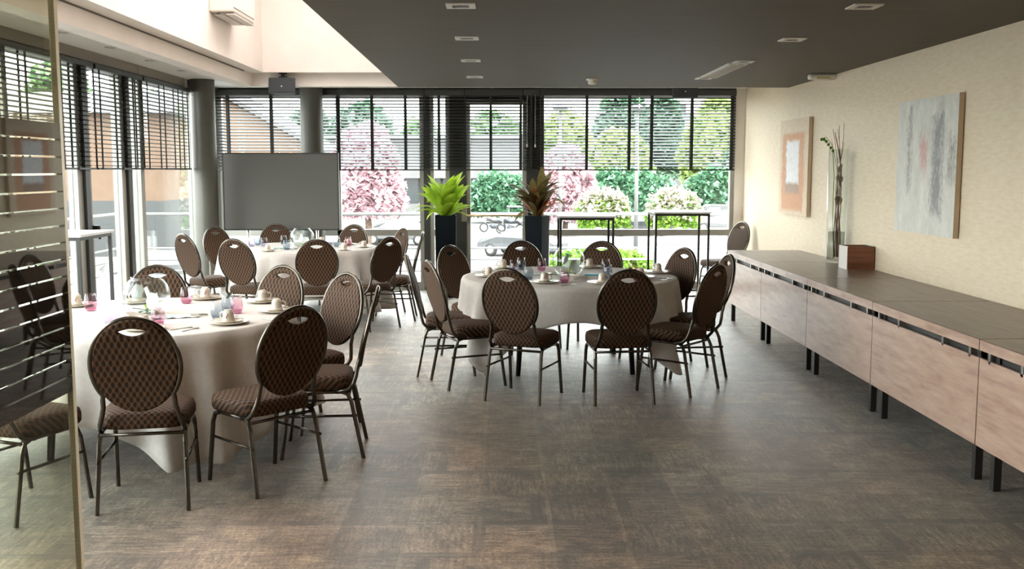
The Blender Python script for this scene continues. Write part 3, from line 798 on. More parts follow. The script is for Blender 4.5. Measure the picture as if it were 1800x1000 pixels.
gp = {'pink': make_glass('pink', M['pink_glass']), 'blue': make_glass('blue', M['blue_glass']), 'lilac': make_glass('lilac', M['lilac_glass'])}
gfirst = {'pink': True, 'blue': True, 'lilac': True}
def put(proto, flags, idx, loc, rz, label, group):
    if flags[idx]:
        flags[idx] = False; proto.location = loc; proto.rotation_euler = (0, 0, rz); proto['label'] = label; proto['group'] = group; return proto
    return dup(proto, loc, rz, label, group)
def S_mark(parent, ang):
    pts = []
    for k in range(13):
        a = k / 12
        x = .006 * sin(2 * PI * a) ; z = .048 - .024 * a
        an = ang + x / .032
        r_ = .0335
        pts.append((r_ * cos(an), r_ * sin(an), z))
    MB().tube(pts, .0018, 5).obj('printed_mark', M['red_print'], parent)
def setting(x, y, rz, where, table, plate=True, mark=False, spoon=True):
    g = ' ' + table
    z = TZ
    if plate:
        put(protos[0], first, 0, (x, y, z), 0, 'cream plate under the cup %s' % where, 'plates' + g); z += .008
    put(protos[1], first, 1, (x, y, z), 0, 'cream saucer under the cup %s' % where, 'saucers' + g); z += .006
    c = put(protos[2], first, 2, (x, y, z), rz, 'upturned cream cup %s' % where, 'cups' + g)
    if mark: S_mark(c, -PI / 2 - rz)
    if spoon: put(protos[3], first, 3, (x + .062 * cos(rz + 2.3), y + .062 * sin(rz + 2.3), z + .014), rz + 1.0, 'steel teaspoon beside the cup %s' % where, 'teaspoons' + g)
def tumbler(kind, x, y, label, table):
    put(gp[kind], gfirst, kind, (x, y, TZ), 0, label, 'tumblers ' + table)
A_, B_, C_ = 'on the front left table', 'on the centre table', 'on the back left table'
setting(-1.587, 5.84, R(-20), 'marked in red, nearest the angled dark chair', A_, mark=True)
setting(-1.614, 6.80, R(190), 'at the far right of the front left table', A_)
setting(-1.415, 6.33, R(190), 'at the right rim of the front left table', A_)
setting(-2.052, 6.98, 0, 'behind the blue-grey tumblers of the front left table', A_)
setting(-2.00, 5.62, R(60), 'peeping over the nearest chair back', A_)
setting(-2.795, 6.62, 0, 'beside the glass partition edge', A_)
setting(-2.45, 6.78, 0, 'seen through the front fishbowl', A_)
tumbler('pink', -2.112, 6.75, 'pink tumbler right of the front fishbowl', A_)
tumbler('pink', -2.61, 6.40, 'pink tumbler near the glass partition edge', A_)
tumbler('lilac', -2.222, 5.72, 'pale bluish tumbler left of the nearest chair top', A_)
tumbler('pink', -1.982, 5.80, 'pale pink tumbler before the front fishbowl', A_)
tumbler('blue', -1.70, 6.02, 'blue-grey tumbler just left of the red-marked cup', A_)
tumbler('blue', -1.74, 6.40, 'blue-grey tumbler behind the other blue-grey one', A_)
tumbler('pink', -1.652, 6.27, 'deep pink tumbler behind the red-marked cup', A_)
for (x, y, rz, w_, mk) in ((-.10, 8.44, 0, 'at the left rim of the centre table', 0), (.02, 9.12, 0, 'left on the window side of the centre table', 0),
        (.347, 7.96, R(180), 'marked in red, between the near chairs of centre table', 1), (.812, 9.2, R(0), 'right of the centre fishbowl', 0),
        (.80, 7.90, R(180), 'marked in red, left of the black chair top', 1), (1.16, 8.32, 0, 'behind the black chair top of centre table', 0), (1.37, 8.74, 0, 'at the right rim of the centre table', 0)):
    setting(x, y, rz, w_, B_, mark=bool(mk))
tumbler('lilac', .116, 8.78, 'pale lilac tumbler at left, above the lattice-backed chair', B_)
tumbler('blue', .185, 9.03, 'clear greyish tumbler behind the lilac one on centre table', B_)
tumbler('blue', .228, 8.20, 'blue-grey tumbler right of the lattice-backed chair top', B_)
tumbler('pink', .364, 8.93, 'pink tumbler just left of the centre fishbowl', B_)
tumbler('pink', .508, 7.98, 'dark pink tumbler before the centre fishbowl', B_)
tumbler('lilac', .93, 8.90, 'pale tall-looking tumbler right of the centre fishbowl', B_)
tumbler('blue', .89, 8.34, 'pale blue tumbler behind the right red-marked cup', B_)
tumbler('pink', 1.11, 8.12, 'pink tumbler seen through the black chair hand hole', B_)
tumbler('pink', 1.15, 8.72, 'pink tumbler above the black chair top', B_)
for (x, y, w_) in ((-2.566, 11.12, 'nearest the camera, left part of back table'), (-2.195, 12.38, 'far side of the back table, by the column foot'), (-1.748, 11.25, 'nearest the camera, right part of back table'),
                   (-1.82, 12.12, 'far right of the back table before the reddish chair'), (-1.587, 11.70, 'at the right rim of the back table'), (-2.95, 11.35, 'at the left rim of the back table')):
    setting(x, y, 0, w_, C_, plate=False, spoon=False)
for k_, x, y, l_ in (('lilac', -2.91, 11.80, 'leftmost pale tumbler on the back table'), ('blue', -2.90, 12.05, 'grey tumbler, second from left on back table'), ('lilac', -2.76, 11.78, 'pale tumbler third from left on the back table'),
                     ('blue', -2.62, 12.2, 'grey tumbler before the left reddish chair'), ('blue', -2.404, 11.34, 'dark-based grey tumbler left of the back fishbowl'), ('lilac', -2.03, 12.0, 'pale tumbler right behind the back fishbowl'),
                     ('blue', -1.912, 11.78, 'blue-grey tumbler right of the back fishbowl'), ('pink', -1.80, 11.90, 'pinkish tumbler beside the blue-grey one on the back table')):
    tumbler(k_, x, y, l_, C_)
# fishbowls with leaves
def lance(L, W, bend, n=7, twist=0.):
    rows = []
    for j in range(n + 1):
        s = j / n; wd = W * (sin(PI * min(1, .04 + s ** 1.35 * .96)) ** .8) * (1 - .12 * s) if s < 1 else 0.0
        a = bend * s * s
        y = L * s * cos(a * .9); z = -L * s * sin(a * .9)
        rows.append([(-wd, z * 1 - 0, 0), (0, z - .15 * wd, 0), (wd, z, 0)] if False else [(-wd, y, z + .25 * wd), (0, y, z), (wd, y, z + .25 * wd)])
    return MB().quadgrid(rows)
def fishbowl(x, y, label, seed):
    t = thing('fishbowl', label, 'glass bowl', (x, y, TZ), 0, 'round glass centrepieces')
    prof = [(0, .003), (.06, .003)]
    for k in range(15):
        a = R(-62 + k * (62 + 50) / 14); prof.append((.14 * cos(a), .122 + .135 * sin(a)))
    prof += [(.094, .235), (.090, .235)]
    for k in range(15):
        a = R(50 - k * (112) / 14); prof.append((.134 * cos(a), .122 + .129 * sin(a)))
    prof.append((0, .012))
    MB().lathe(prof, 40).obj('glass_body', M['glass'], t)
    r_ = random.Random(seed)
    t2 = thing('leaf_sprig', 'green leaf sprig lying inside the %s' % label, 'leaves', (x, y, TZ + .018), r_.uniform(-.3, .3), 'leaf sprigs in the bowls')
    for k, (az, el, L) in enumerate(((35, 48, .15), (125, 42, .10), (10, 8, .09), (170, 6, .09), (70, 10, .08), (250, 10, .08), (300, 25, .09))):
        l_ = lance(L, .014, .5); o = l_.obj('leaf', M['lime'] if k < 3 else M['hedge'], t2)
        o.rotation_euler = (R(el), 0, R(az - 90))
    MB().tube([(-.09, -.02, .02), (0, 0, .01), (.05, .03, .11)], .003, 5).obj('stem', M['bark'], t2)
    for k in range(3):
        a = k * 2.1; MB().quadgrid([[(-.03, -.04, .01), (0, -.045, .0), (.03, -.04, .01)], [(-.045, 0, .03), (0, 0, .0), (.045, 0, .03)], [(-.02, .05, .05), (0, .055, .03), (.02, .05, .05)]], True,
            Matrix.Translation((.05 * cos(a), .05 * sin(a), .05 + .03 * k)) @ Matrix.Rotation(a, 4, 'Z') @ Matrix.Rotation(.8, 4, 'X')).obj('petal', M['napkin'], t2)
fishbowl(-2.20, 6.25, 'glass fishbowl on the front left table', 1)
fishbowl(.575, 8.52, 'glass fishbowl on the centre table', 2)
fishbowl(-2.27, 11.55, 'glass fishbowl on the back left table', 3)
# snack dishes, napkins, packet
def dish(x, y, label):
    t = thing('snack_dish', label, 'dish', (x, y, TZ), 0, 'snack dishes beside the bowls')
    MB().lathe([(0, .003), (.05, .003), (.085, .018), (.083, .020), (.05, .007), (0, .006)], 24).obj('dish', M['china'], t)
    r_ = random.Random(int(abs(x) * 100)); brown = pm('toasted_biscuit', (.28, .14, .05), .7)
    for k in range(7):
        a = k * .9; rr = .03 + .015 * (k % 2)
        bx(-.022, .022, -.012, .012, -.004, .004).obj('biscuit', brown, t, .002)
        o = t.children[-1]; o.location = (rr * cos(a), rr * sin(a), .012 + .006 * (k % 3)); o.rotation_euler = (r_.uniform(-.3, .3), r_.uniform(-.3, .3), a)
dish(-2.17, 5.98, 'small dish of brown biscuits before the front fishbowl')
dish(.62, 8.24, 'small dish of biscuits before the centre fishbowl')
dish(-2.20, 11.28, 'small orange-rimmed snack dish before the back fishbowl')
def napkin(x, y, rz, label):
    t = thing('napkin', label, 'napkin', (x, y, TZ), rz, 'folded napkins with cutlery')
    rows = [[(-.14 + .04 * i, -.055 + .022 * j, .004 + .006 * ((i + j) % 2)) for i in range(8)] for j in range(6)]
    MB().quadgrid(rows).obj('cloth', M['napkin'], t)
    for k in range(4): bx(-.13 + .035 * k, -.118 + .035 * k, -.052, .052, .0105, .0125).obj('stripe', M['mint'], t)
    for k in range(3): MB().tube([(.05, -.03 + .03 * k, .014), (.19, -.03 + .03 * k, .010)], .003, 5).obj('cutlery', M['steel'], t)
napkin(-1.98, 6.10, R(20), 'white and mint striped napkin right of the front fishbowl')
napkin(.36, 8.62, R(10), 'folded napkin left of the centre fishbowl')
napkin(-2.45, 11.5, R(0), 'folded napkin left of the back fishbowl')
o = bx(-.07, .07, -.03, .03, 0, .012).obj('packet', pm('turquoise_paper', (.05, .38, .48), .5), None, .003); o.location = (.79, 8.56, TZ); o.rotation_euler = (0, 0, -.3)
tag(o, 'small turquoise packet right of the centre fishbowl', 'packet')
for (x, y, rz, l_) in ((-1.80, 5.66, .9, 'pair of small spoons right of the nearest chair top'), (-1.74, 5.62, 1.2, 'dark spoon beside the pair near the front rim'), (-1.36, 5.98, -.4, 'spoon right of the red-marked cup on front table'),
                       (.53, 7.80, .6, 'dark spoon before the dark pink tumbler'), (1.28, 8.12, .2, 'spoon right of the black chair top'), (1.34, 8.25, -.2, 'second spoon right of the black chair top')):
    put(protos[3], first, 3, (x, y, TZ), rz, l_, 'loose spoons')

# ---------------------------------------------------------------- presentation board on its stand
t = thing('presentation_board', 'large dark grey presentation board on a stand below the blinds', 'board', (-2.84, 13.15, 0), R(-1))
bx(-.74, .74, -.02, .02, .885, 1.86).obj('panel', pm('grey_board_face', (.078, .074, .065), .45), t, .006)
fr_ = MB().box(-.75, .75, -.024, .02, 1.86, 1.872).box(-.75, .75, -.024, .02, .873, .885).box(-.752, -.74, -.024, .02, .873, 1.872).box(.74, .752, -.024, .02, .873, 1.872)
fr_.obj('frame', M['black_metal'], t)
for x in (-.45, .45):
    MB().tube([(x, .03, .02), (x, .03, 1.2)], .018, 8).obj('post', M['steel'], t)
    MB().box(x - .02, x + .02, -.28, .3, 0, .03).obj('foot', M['steel'], t)

# ---------------------------------------------------------------- high tables
def high_table(x0, x1, y0, y1, h_, label):
    xm, ym = (x0 + x1) / 2, (y0 + y1) / 2; a, b_ = (x1 - x0) / 2, (y1 - y0) / 2
    t = thing('high_table', label, 'high table', (xm, ym, 0), 0, 'high bar tables by the windows')
    bx(-a - .03, a + .03, -b_ - .03, b_ + .03, h_ - .02, h_).obj('tabletop', M['tabletop_white'], t)
    for sx in (-1, 1):
        for sy in (-1, 1): bx(sx * a - .013, sx * a + .013, sy * b_ - .013, sy * b_ + .013, 0, h_ - .02).obj('leg', M['black_metal'], t)
    MB().box(-a, a, -b_ - .012, -b_ + .012, h_ - .05, h_ - .02).box(-a, a, b_ - .012, b_ + .012, h_ - .05, h_ - .02).box(-a - .012, -a + .012, -b_, b_, h_ - .05, h_ - .02).box(a - .012, a + .012, -b_, b_, h_ - .05, h_ - .02).obj('apron', M['black_metal'], t)
    for sy in (-1, 1): bx(-a, a, sy * b_ - .012, sy * b_ + .012, .012, .036).obj('foot_rail', M['black_metal'], t)
high_table(.72, 1.35, 12.10, 12.62, 1.105, 'black-framed white-topped high table right of the reddish plant')
high_table(2.0, 2.68, 12.98, 13.62, 1.115, 'tall black-framed table with white top at the right windows')
high_table(-3.80, -3.42, 8.20, 8.86, 1.13, 'white high table by the side windows, cut by the partition edge')

# ---------------------------------------------------------------- planters
def planter(x, y, rz, w0, w1, h_, label):
    t = thing('planter', label, 'planter', (x, y, 0), rz, 'tall black planters by the door')
    o = MB(); 
    vs = [(-w0, -w0, 0), (w0, -w0, 0), (w0, w0, 0), (-w0, w0, 0), (-w1, -w1, h_), (w1, -w1, h_), (w1, w1, h_), (-w1, w1, h_),
          (-w1 + .02, -w1 + .02, h_), (w1 - .02, -w1 + .02, h_), (w1 - .02, w1 - .02, h_), (-w1 + .02, w1 - .02, h_)]
    vs += [(x_, y_, h_ - .05) for x_, y_, _ in vs[8:12]]
    fs = [(3, 2, 1, 0), (0, 1, 5, 4), (1, 2, 6, 5), (2, 3, 7, 6), (3, 0, 4, 7), (4, 5, 9, 8), (5, 6, 10, 9), (6, 7, 11, 10), (7, 4, 8, 11),
          (8, 9, 13, 12), (9, 10, 14, 13), (10, 11, 15, 14), (11, 8, 12, 15)]
    o.add(vs, fs).obj('pot', M['planter'], t, .004)
    bx(-w1 + .02, w1 - .02, -w1 + .02, w1 - .02, h_ - .06, h_ - .045).obj('soil', M['soil'], t)
    return t
planter(-.715, 13.15, R(2), .125, .137, 1.07, 'tall glossy black planter holding the lime green plant')
planter(.455, 12.55, R(-28), .10, .117, 1.09, 'tall glossy black planter holding the reddish plant')
def blades(x, y, z, label, spec, name='potted_plant'):
    t = thing(name, label, 'plant', (x, y, z)); r_ = random.Random(11)
    mes = {}
    for (m, n, L0, L1, W, sp0, sp1, bend, zz) in spec:
        vs = [lance(1.0, W, b_, 8).mesh('leaf', M[m]) for b_ in (bend * .6, bend, bend * 1.4)]
        for k in range(n):
            o = bpy.data.objects.new('leaf', vs[k % 3]); C.objects.link(o); o.parent = t
            L = r_.uniform(L0, L1); o.scale = (L, L, L)
            az = 2 * PI * (k * .618 + r_.uniform(-.05, .05)); tl = r_.uniform(sp0, sp1)
            o.location = (.035 * cos(az), .035 * sin(az), r_.uniform(0, zz))
            o.rotation_euler = Matrix.Rotation(az, 3, 'Z').to_4x4().to_euler()
            # local: leaf runs +Y, up-face +Z; pitch it up from horizontal by (90 - tilt)
            q = Matrix.Rotation(az, 4, 'Z') @ Matrix.Rotation(R(90 - tl), 4, 'X') @ Matrix.Rotation(r_.uniform(-.5, .5), 4, 'Y')
            o.rotation_euler = q.to_euler()
    return t
blades(-.715, 13.15, 1.01, 'bright lime green broad-leaved plant in the left black planter',
       [('lime', 18, .56, .68, .16, 3, 30, .30, .02), ('lime', 14, .42, .58, .19, 22, 46, .45, .02), ('lime', 8, .34, .46, .08, 44, 62, .5, .02)])
blades(.455, 12.55, 1.03, 'olive and rusty red spiky plant in the right black planter',
       [('bromeliad', 26, .46, .62, .10, 3, 38, .35, .12), ('bromeliad', 18, .32, .46, .12, 26, 58, .55, .24), ('bromeliad_red', 14, .34, .50, .075, 8, 50, .4, .08), ('bromeliad_red', 10, .24, .36, .08, 8, 30, .3, .02)])

# ---------------------------------------------------------------- outside
GZ = -2.6
pave = noisy('pale_paving', (.12, .118, .112), (.16, .158, .15), 1.5, .8)
struct(bx(-7, 8, YB + .06, 16.3, -.2, -.03).obj('terrace', pave)); struct(bx(-7, XL - .1, YF, YB + .06, -.2, -.03).obj('terrace', pave))
struct(bx(-120, 120, -30, 300, GZ - .2, GZ).obj('ground', pave))
rail_m = pm('white_rail', (.35, .35, .34), .4)
t = thing('railing', 'white metal terrace railing outside the windows', 'railing', (0, 0, 0))
for zz, rr in ((.96, .028), (.42, .018), (.24, .018), (.06, .018)):
    MB().tube([(-6.05, 2, zz), (-6.05, 16.0, zz), (7.5, 16.0, zz)], rr, 8).obj('rail', rail_m, t)
for k in range(9):
    x = -6.05 + 1.7 * k; MB().tube([(x, 16.0, -.03), (x, 16.0, .95)], .025, 8).obj('post', rail_m, t)
for k in range(7):
    y = 14.3 - 1.9 * k; MB().tube([(-6.05, y, -.03), (-6.05, y, .95)], .025, 8).obj('post', rail_m, t)

def crown(parent, c, r3, n, size, m, seed, name='foliage', squash=1., core=True):
    r_ = random.Random(seed); mb = MB()
    for _ in range(n):
        u = r_.uniform(-.35, 1) if squash else r_.uniform(-1, 1); a = r_.uniform(0, 2 * PI); q = math.sqrt(max(0, 1 - u * u)); k = r_.uniform(.72, 1.06)
        k *= 1 + .10 * sin(5 * a + seed) * cos(4 * u + seed)
        p = Vector((c[0] + r3[0] * q * cos(a) * k, c[1] + r3[1] * q * sin(a) * k, c[2] + r3[2] * u * k))
        s = size * r_.uniform(.6, 1.3); e = Matrix.Translation(p) @ Matrix.Rotation(r_.uniform(0, 6.3), 4, 'Z') @ Matrix.Rotation(r_.uniform(-1.3, 1.3), 4, 'X')
        mb.add([(-s * .5, -s * .2, 0), (0, -s * .6, 0), (s * .5, -s * .1, 0), (0, s * .6, 0)], [(0, 1, 2, 3)], False, e)
    if core:
        rows = []
        for i in range(9):
            th = PI * i / 8; row = []
            for k in range(17):
                a = 2 * PI * (k % 16) / 16; w_ = .72 * (1 + .08 * sin(5 * a + seed) * cos(3 * th))
                z_ = cos(th); z_ = max(z_, -.35)
                row.append((c[0] + r3[0] * w_ * sin(th) * cos(a), c[1] + r3[1] * w_ * sin(th) * sin(a), c[2] + r3[2] * w_ * z_))
            rows.append(row)
        mb.quadgrid(rows)
    o = mb.obj(name, M[m], parent); o['kind'] = 'stuff'; return o
def PX(px, Y): return (px - 880) * Y / 1774
def PZ(py, Y): return 1.65 - (py - 299) * Y / 1774
def tree(label, px, py_top, wpx, Y, m, seed, name='tree', n=2600, size=.5, hz=None, cat='tree', grp='trees beyond the car park'):
    x = PX(px, Y); zt = PZ(py_top, Y); rx = wpx / 2 * Y / 1774; base = GZ
    hz = hz or (zt - base) * .55
    cz = zt - hz
    t = thing(name, label, cat, (x, Y, base), 0, grp)
    crown(t, (0, 0, cz - base), (rx, rx * .8, hz), n, size * Y / 45, m, seed)
    MB().tube([(0, 0, 0), (.1, 0, (cz - base) * .5), (0, 0, cz - base)], [.22, .17, .10], 8).obj('trunk', M['bark'], t)
    return t
T = tree
T('tall blue-green tree seen through the blind right of the second column', 640, 190, 120, 115, 'tree_dark', 1)
T('lower green tree left of the lime plant, through the blind', 738, 222, 80, 134, 'tree_green', 2)
T('small green tree visible through the blind of the middle bay', 552, 196, 70, 120, 'tree_dark', 3)
T('round green tree beyond the glass door, behind the blind', 868, 205, 110, 115, 'tree_green', 4)
T('yellow-green tree behind the reddish plant', 990, 205, 100, 118, 'tree_yellow', 5)
T('tall dark conifer in the right window, left of centre', 1092, 168, 100, 132, 'tree_dark', 6, n=4600, size=.4)
T('light green bushy tree before the tall conifer', 1085, 235, 110, 98, 'tree_yellow', 7)
T('dark green tree behind the lamp post at right', 1165, 178, 70, 134, 'tree_dark', 8)
T('big yellow-green tree filling the right end of the windows', 1268, 180, 130, 104, 'tree_yellow', 9, n=4600)
T('green tree far right, lower crown above the white van', 1320, 262, 130, 90, 'tree_green', 10, n=3200)
T('green tree seen through the side windows, above the peach house', 285, 175, 130, 90, 'tree_green', 11)
T('green tree far left above the peach house', 120, 120, 130, 90, 'tree_green', 12)
G = 'pink blossom trees'
T('pink blossom tree right of the presentation board', 645, 225, 125, 50, 'blossom', 13, n=6500, size=.30, hz=3.3, grp=G)
T('pink-leaved tree right of the reddish plant', 992, 262, 112, 66, 'blossom', 14, n=5200, size=.28, hz=3.5, grp=G)
t = thing('hedge', 'large dark green clipped hedge beyond the glass door', 'hedge', (PX(880, 82), 82, GZ))
crown(t, (0, 0, 1.4), (2.9, 1.6, 2.6), 5200, .34, 'hedge', 31)
t = thing('hedge', 'dark green hedge bank right of the pink tree, behind the ball shrubs', 'hedge', (PX(1095, 82), 82, GZ))
crown(t, (0, 0, 1.3), (4.6, 1.6, 3.0), 5600, .40, 'hedge', 32)
t = thing('hedge', 'dark green hedge bank behind the right high table', 'hedge', (PX(1275, 84), 84, GZ))
crown(t, (0, 0, 1.4), (3.6, 1.6, 3.2), 5000, .40, 'hedge', 33)
for px, l_ in ((1060, 'round cream-tipped shrub behind the left high table'), (1184, 'round cream-tipped shrub behind the right high table')):
    Y = 58.0; x = PX(px, Y)
    t = thing('ball_shrub', l_, 'shrub', (x, Y, GZ), 0, 'round variegated shrubs')
    crown(t, (0, 0, 1.45), (1.48, 1.4, 1.45), 4200, .20, 'shrub_green', px, name='foliage')
    crown(t, (0, 0, 1.95), (1.55, 1.5, 1.30), 1300, .26, 'shrub_tip', px + 1, name='foliage_tips', core=False)
low = thing('planting_bed', 'low green planting in a bed below the railing', 'plants', (3.6, 36, GZ))
crown(low, (0, 0, .75), (1.9, .6, .75), 3200, .16, 'shrub_green', 51)
peach = noisy('peach_render', (.115, .072, .046), (.13, .083, .055), 2, .8); greyw = pm('grey_plinth', (.045, .048, .048), .8)
roofm = pm('roof_tiles', (.085, .08, .078), .7)
t = thing('house', 'peach-walled house seen through the side windows', 'house', (0, 50, GZ))
bx(-43, -16.6, 0, 10, 2.75, 7.0).obj('wall', peach, t); bx(-43, -16.55, -.03, 10, 0, 2.75).obj('plinth', greyw, t)
MB().add([(-43.5, -.5, 7.0), (-16.1, -.5, 7.0), (-16.1, 10.5, 7.0), (-43.5, 10.5, 7.0), (-43.5, 5, 8.4), (-16.1, 5, 8.4)], [(0, 1, 5, 4), (1, 2, 5), (2, 3, 4, 5), (3, 0, 4), (3, 2, 1, 0)]).obj('roof', roofm, t)
t = thing('gabled_house', 'orange-walled house with sloping roof edge above the presentation board', 'house', (0, 75, GZ))
pts = [(-27, 0), (-13.6, 0), (-13.6, 5.75), (-20.6, 9.7), (-27, 6.0)]
MB().add([(x, 0, z) for x, z in pts] + [(x, 9, z) for x, z in pts], [(0, 1, 2, 3, 4), (9, 8, 7, 6, 5), (0, 5, 6, 1), (1, 6, 7, 2), (2, 7, 8, 3), (3, 8, 9, 4), (4, 9, 5, 0)]).obj('wall', peach, t)
MB().add([(-12.8, -.6, 5.4), (-20.6, -.6, 9.8), (-20.6, -.6, 10.15), (-12.8, -.6, 5.75), (-12.8, 9.6, 5.4), (-20.6, 9.6, 9.8), (-20.6, 9.6, 10.15), (-12.8, 9.6, 5.75)],
         [(0, 1, 2, 3), (7, 6, 5, 4), (0, 3, 7, 4), (3, 2, 6, 7), (0, 4, 5, 1), (1, 5, 6, 2)]).obj('roof', roofm, t)
conc = noisy('white_cladding', (.115, .113, .11), (.14, .138, .135), .6, .7); dkg = pm('dark_strip_glazing', (.02, .026, .028), .25)
t = thing('low_building', 'long low white building with strip windows behind the blossom tree', 'building', (0, 95, GZ))
bx(-16, 3.0, 0, 8, 3.6, 7.2).obj('wall', conc, t); bx(-16.4, 3.4, -1.2, 8, 7.2, 7.5).obj('roof', conc, t)
bx(-16, 3.0, .1, 8, 0, 1.2).obj('wall', conc, t); bx(-16, 3.0, .2, 8, 1.2, 3.6).obj('wall', greyw, t)
for k in range(9): bx(-15.8 + k * 2.08, -13.95 + k * 2.08, .05, .18, 1.2, 3.6).obj('window', dkg, t)
bx(-16.2, 3.2, -.5, .1, 3.5, 3.75).obj('canopy', conc, t)
t = thing('house', 'pale grey-roofed house in the distance between the right-hand trees', 'house', (PX(1190, 140), 140, GZ))
bx(-7, 7, 0, 10, 0, 9.2).obj('wall', conc, t)
MB().add([(-7.4, -.4, 9.2), (7.4, -.4, 9.2), (7.4, 10.4, 9.2), (-7.4, 10.4, 9.2), (-7.4, 5, 12.4), (7.4, 5, 12.4)], [(0, 1, 5, 4), (1, 2, 5), (2, 3, 4, 5), (3, 0, 4)]).obj('roof', greyw, t)
for k in range(2): bx(-2.6 + 3.2 * k, -1.4 + 3.2 * k, 4.4, 5.6, 12.0, 13.4).obj('chimney', greyw, t)
for k in range(4): bx(-6 + 3.3 * k, -4.2 + 3.3 * k, -.03, .05, 5.5, 7.6).obj('window', dkg, t)
white_out = pm('white_outdoor_paint', (.10, .10, .098), .5)
for px, Y, l_ in ((984, 48, 'slim white lamp post right of the reddish plant'), (1118, 48, 'slim white lamp post between the two round shrubs')):
    t = thing('lamp_post', l_, 'lamp post', (PX(px, Y), Y, GZ), 0, 'white lamp posts')
    MB().tube([(0, 0, 0), (0, 0, 7.0)], [.11, .07], 10).obj('pole', white_out, t)
    MB().lathe([(.04, 7.0), (.35, 7.08), (.38, 7.15), (.08, 7.35), (0, 7.35)], 14).obj('lamp_head', white_out, t)
t = thing('sign', 'red and white sign board behind the blossom tree', 'sign', (PX(702, 78), 78, GZ))
bx(-.6, .6, -.03, .03, 1.3, 2.0).obj('panel', pm('red_sign', (.16, .012, .025), .5), t); bx(-.6, .6, -.03, .03, 2.0, 2.5).obj('panel', white_out, t)
for x in (-.5, .5): bx(x - .04, x + .04, .03, .1, 0, 2.5).obj('post', white_out, t)
# cars
tyre = pm('tyre', (.02, .02, .02), .8); carglass = pm('car_glass', (.10, .15, .15), .08, spec=.8)
def car(x, y, rz, col, label, van=False):
    t = thing('van' if van else 'car', label, 'van' if van else 'car', (x, y, GZ), rz, 'cars in the car park')
    m = pm('car_paint', col, .25, spec=.6, Coat_Weight=.6)
    if van: prof = [(-2.3, .35), (-2.3, 1.55), (-2.15, 1.85), (1.0, 1.9), (1.55, 1.35), (2.15, 1.1), (2.3, .8), (2.3, .35)]
    else: prof = [(-2.1, .35), (-2.15, .75), (-1.95, .92), (-1.35, .98), (-.75, 1.38), (-.2, 1.46), (.4, 1.40), (1.0, 1.02), (1.9, .86), (2.12, .65), (2.12, .35)]
    n = len(prof); W = .85
    vs = [(x_, -W, z) for x_, z in prof] + [(x_, W, z) for x_, z in prof]
    vs = [(a, b_ * (.80 if c > 1.2 else 1), c) for a, b_, c in vs]
    fs = [tuple(range(n)), tuple(range(2 * n - 1, n - 1, -1))] + [(i, n + i, n + (i + 1) % n, (i + 1) % n) for i in range(n)]
    MB().add(vs, fs).obj('body', m, t, .05)
    gp_ = [(-1.15, .98), (-.65, 1.32), (.35, 1.33), (.85, 1.02)] if not van else [(.2, 1.15), (.2, 1.7), (.95, 1.7), (1.4, 1.2)]
    for sy in (-1, 1):
        MB().add([(x_, sy * (W * (.80 if z > 1.2 else .97) + .012), z) for x_, z in gp_], [(0, 1, 2, 3)]).obj('side_window', carglass, t)
    ws = [(.88, 1.0), (.42, 1.36)] if not van else [(1.53, 1.36), (1.08, 1.82)]
    MB().add([(ws[0][0] + .04, -.68, ws[0][1] + .04), (ws[0][0] + .04, .68, ws[0][1] + .04), (ws[1][0] + .04, .60, ws[1][1] + .02), (ws[1][0] + .04, -.60, ws[1][1] + .02)], [(0, 1, 2, 3)]).obj('windscreen', carglass, t)
    for sx in (-1.3, 1.35):
        for sy in (-1, 1):
            w_ = MB().lathe([(0, -.1), (.30, -.1), (.33, -.06), (.33, .06), (.30, .1), (0, .1)], 20, Matrix.Translation((sx, sy * .78, .33)) @ Matrix.Rotation(R(90), 4, 'X')).obj('wheel', tyre, t)
            MB().lathe([(0, .11), (.19, .11), (.2, .10), (.2, -.10), (.19, -.11), (0, -.11)], 16, Matrix.Translation((sx, sy * .78, .33)) @ Matrix.Rotation(R(90), 4, 'X')).obj('hubcap', M['steel'], w_)
car(PX(702, 58), 58, R(172), (.070, .072, .072), 'white car parked low behind the rail, left of the lime plant')
car(PX(715, 66), 66, R(184), (.035, .037, .040), 'silver car behind the white one, below the red sign')
car(PX(918, 50), 50, R(150), (.050, .052, .056), 'light grey car at the right edge of the door view')
car(PX(1268, 70), 70, R(178), (.075, .075, .075), 'white van parked by the right end of the windows', True)
car(PX(290, 36), 36, R(25), (.065, .068, .07), 'pale car seen through the side windows behind the railing')
car(PX(1122, 66), 66, R(5), (.012, .014, .016), 'dark car between the two round shrubs')
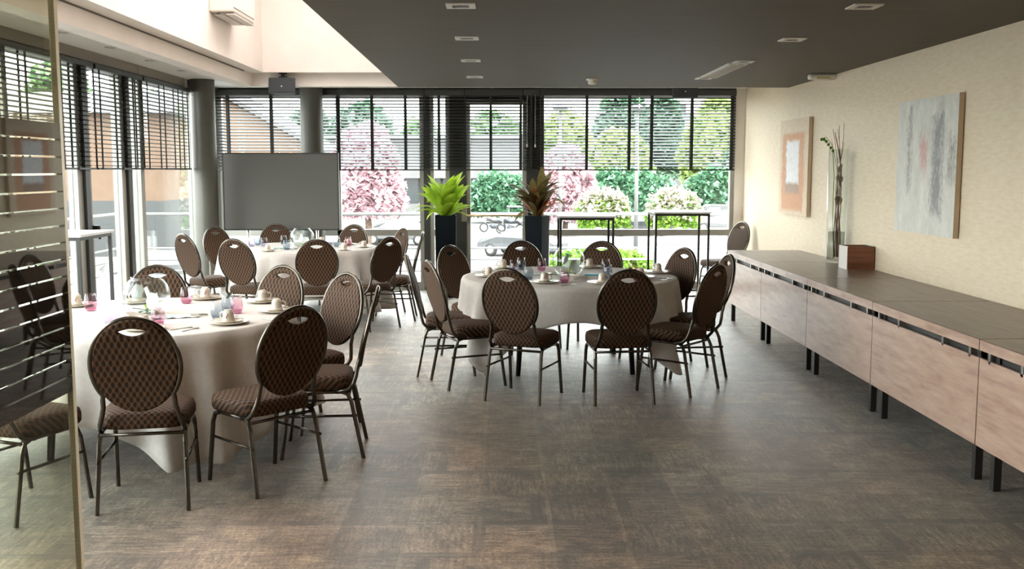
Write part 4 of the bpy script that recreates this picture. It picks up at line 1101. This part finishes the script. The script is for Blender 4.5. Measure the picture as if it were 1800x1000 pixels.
# motorbikes and table in front of the hedge
def bike(x, y, rz, label, col):
    t = thing('motorbike', label, 'motorbike', (x, y, GZ), rz, 'parked motorbikes')
    m = pm('bike_paint', col, .3)
    for sx in (-.65, .65):
        n = 24; MB().tube([(sx + .28 * cos(2 * PI * k / n), 0, .32 + .28 * sin(2 * PI * k / n)) for k in range(n)], .05, 8, closed=True).obj('wheel', tyre, t)
        MB().lathe([(0, -.03), (.05, -.03), (.05, .03), (0, .03)], 10, Matrix.Translation((sx, 0, .32)) @ Matrix.Rotation(R(90), 4, 'X')).obj('hub', M['steel'], t)
    MB().tube([(-.75, 0, .62), (-.45, 0, .80), (0, 0, .76), (.3, 0, .92), (.45, 0, .80)], [.05, .13, .11, .17, .08], 12).obj('body', m, t)
    MB().tube([(-.3, 0, .35), (.0, 0, .40), (.2, 0, .5)], [.14, .2, .12], 10).obj('engine', M['grey_plastic'], t)
    MB().tube([(.65, .0, .32), (.42, 0, .95)], .03, 6).tube([(.38, -.32, 1.02), (.42, 0, .98), (.38, .32, 1.02)], .02, 6).obj('fork', M['steel'], t)
    MB().tube([(.50, 0, .95), (.58, 0, 1.15), (.45, 0, 1.25)], [.12, .16, .03], 10).obj('windshield', rail_m, t)
bike(PX(866, 70), 70, R(200), 'white motorbike parked before the hedge, seen through the door', (.07, .072, .075))
bike(PX(897, 68), 68, R(185), 'grey motorbike right of the white one', (.03, .034, .04))
t = thing('outdoor_table', 'white outdoor counter beyond the door with a terracotta pot', 'table', (PX(922, 74), 74, GZ))
bx(-1.3, 1.3, -.4, .4, 1.55, 1.65).obj('tabletop', white_out, t)
for x in (-1.15, 1.15): bx(x - .06, x + .06, -.35, .35, 0, 1.55).obj('leg', white_out, t)
t = thing('terracotta_pot', 'orange terracotta pot on the white outdoor counter', 'pot', (PX(926, 74), 74, GZ + 1.65))
MB().lathe([(0, 0), (.26, 0), (.34, .28), (.42, .28), (.42, .38), (.34, .38), (.30, .2), (0, .2)], 18).obj('body', pm('terracotta', (.12, .045, .022), .7), t)
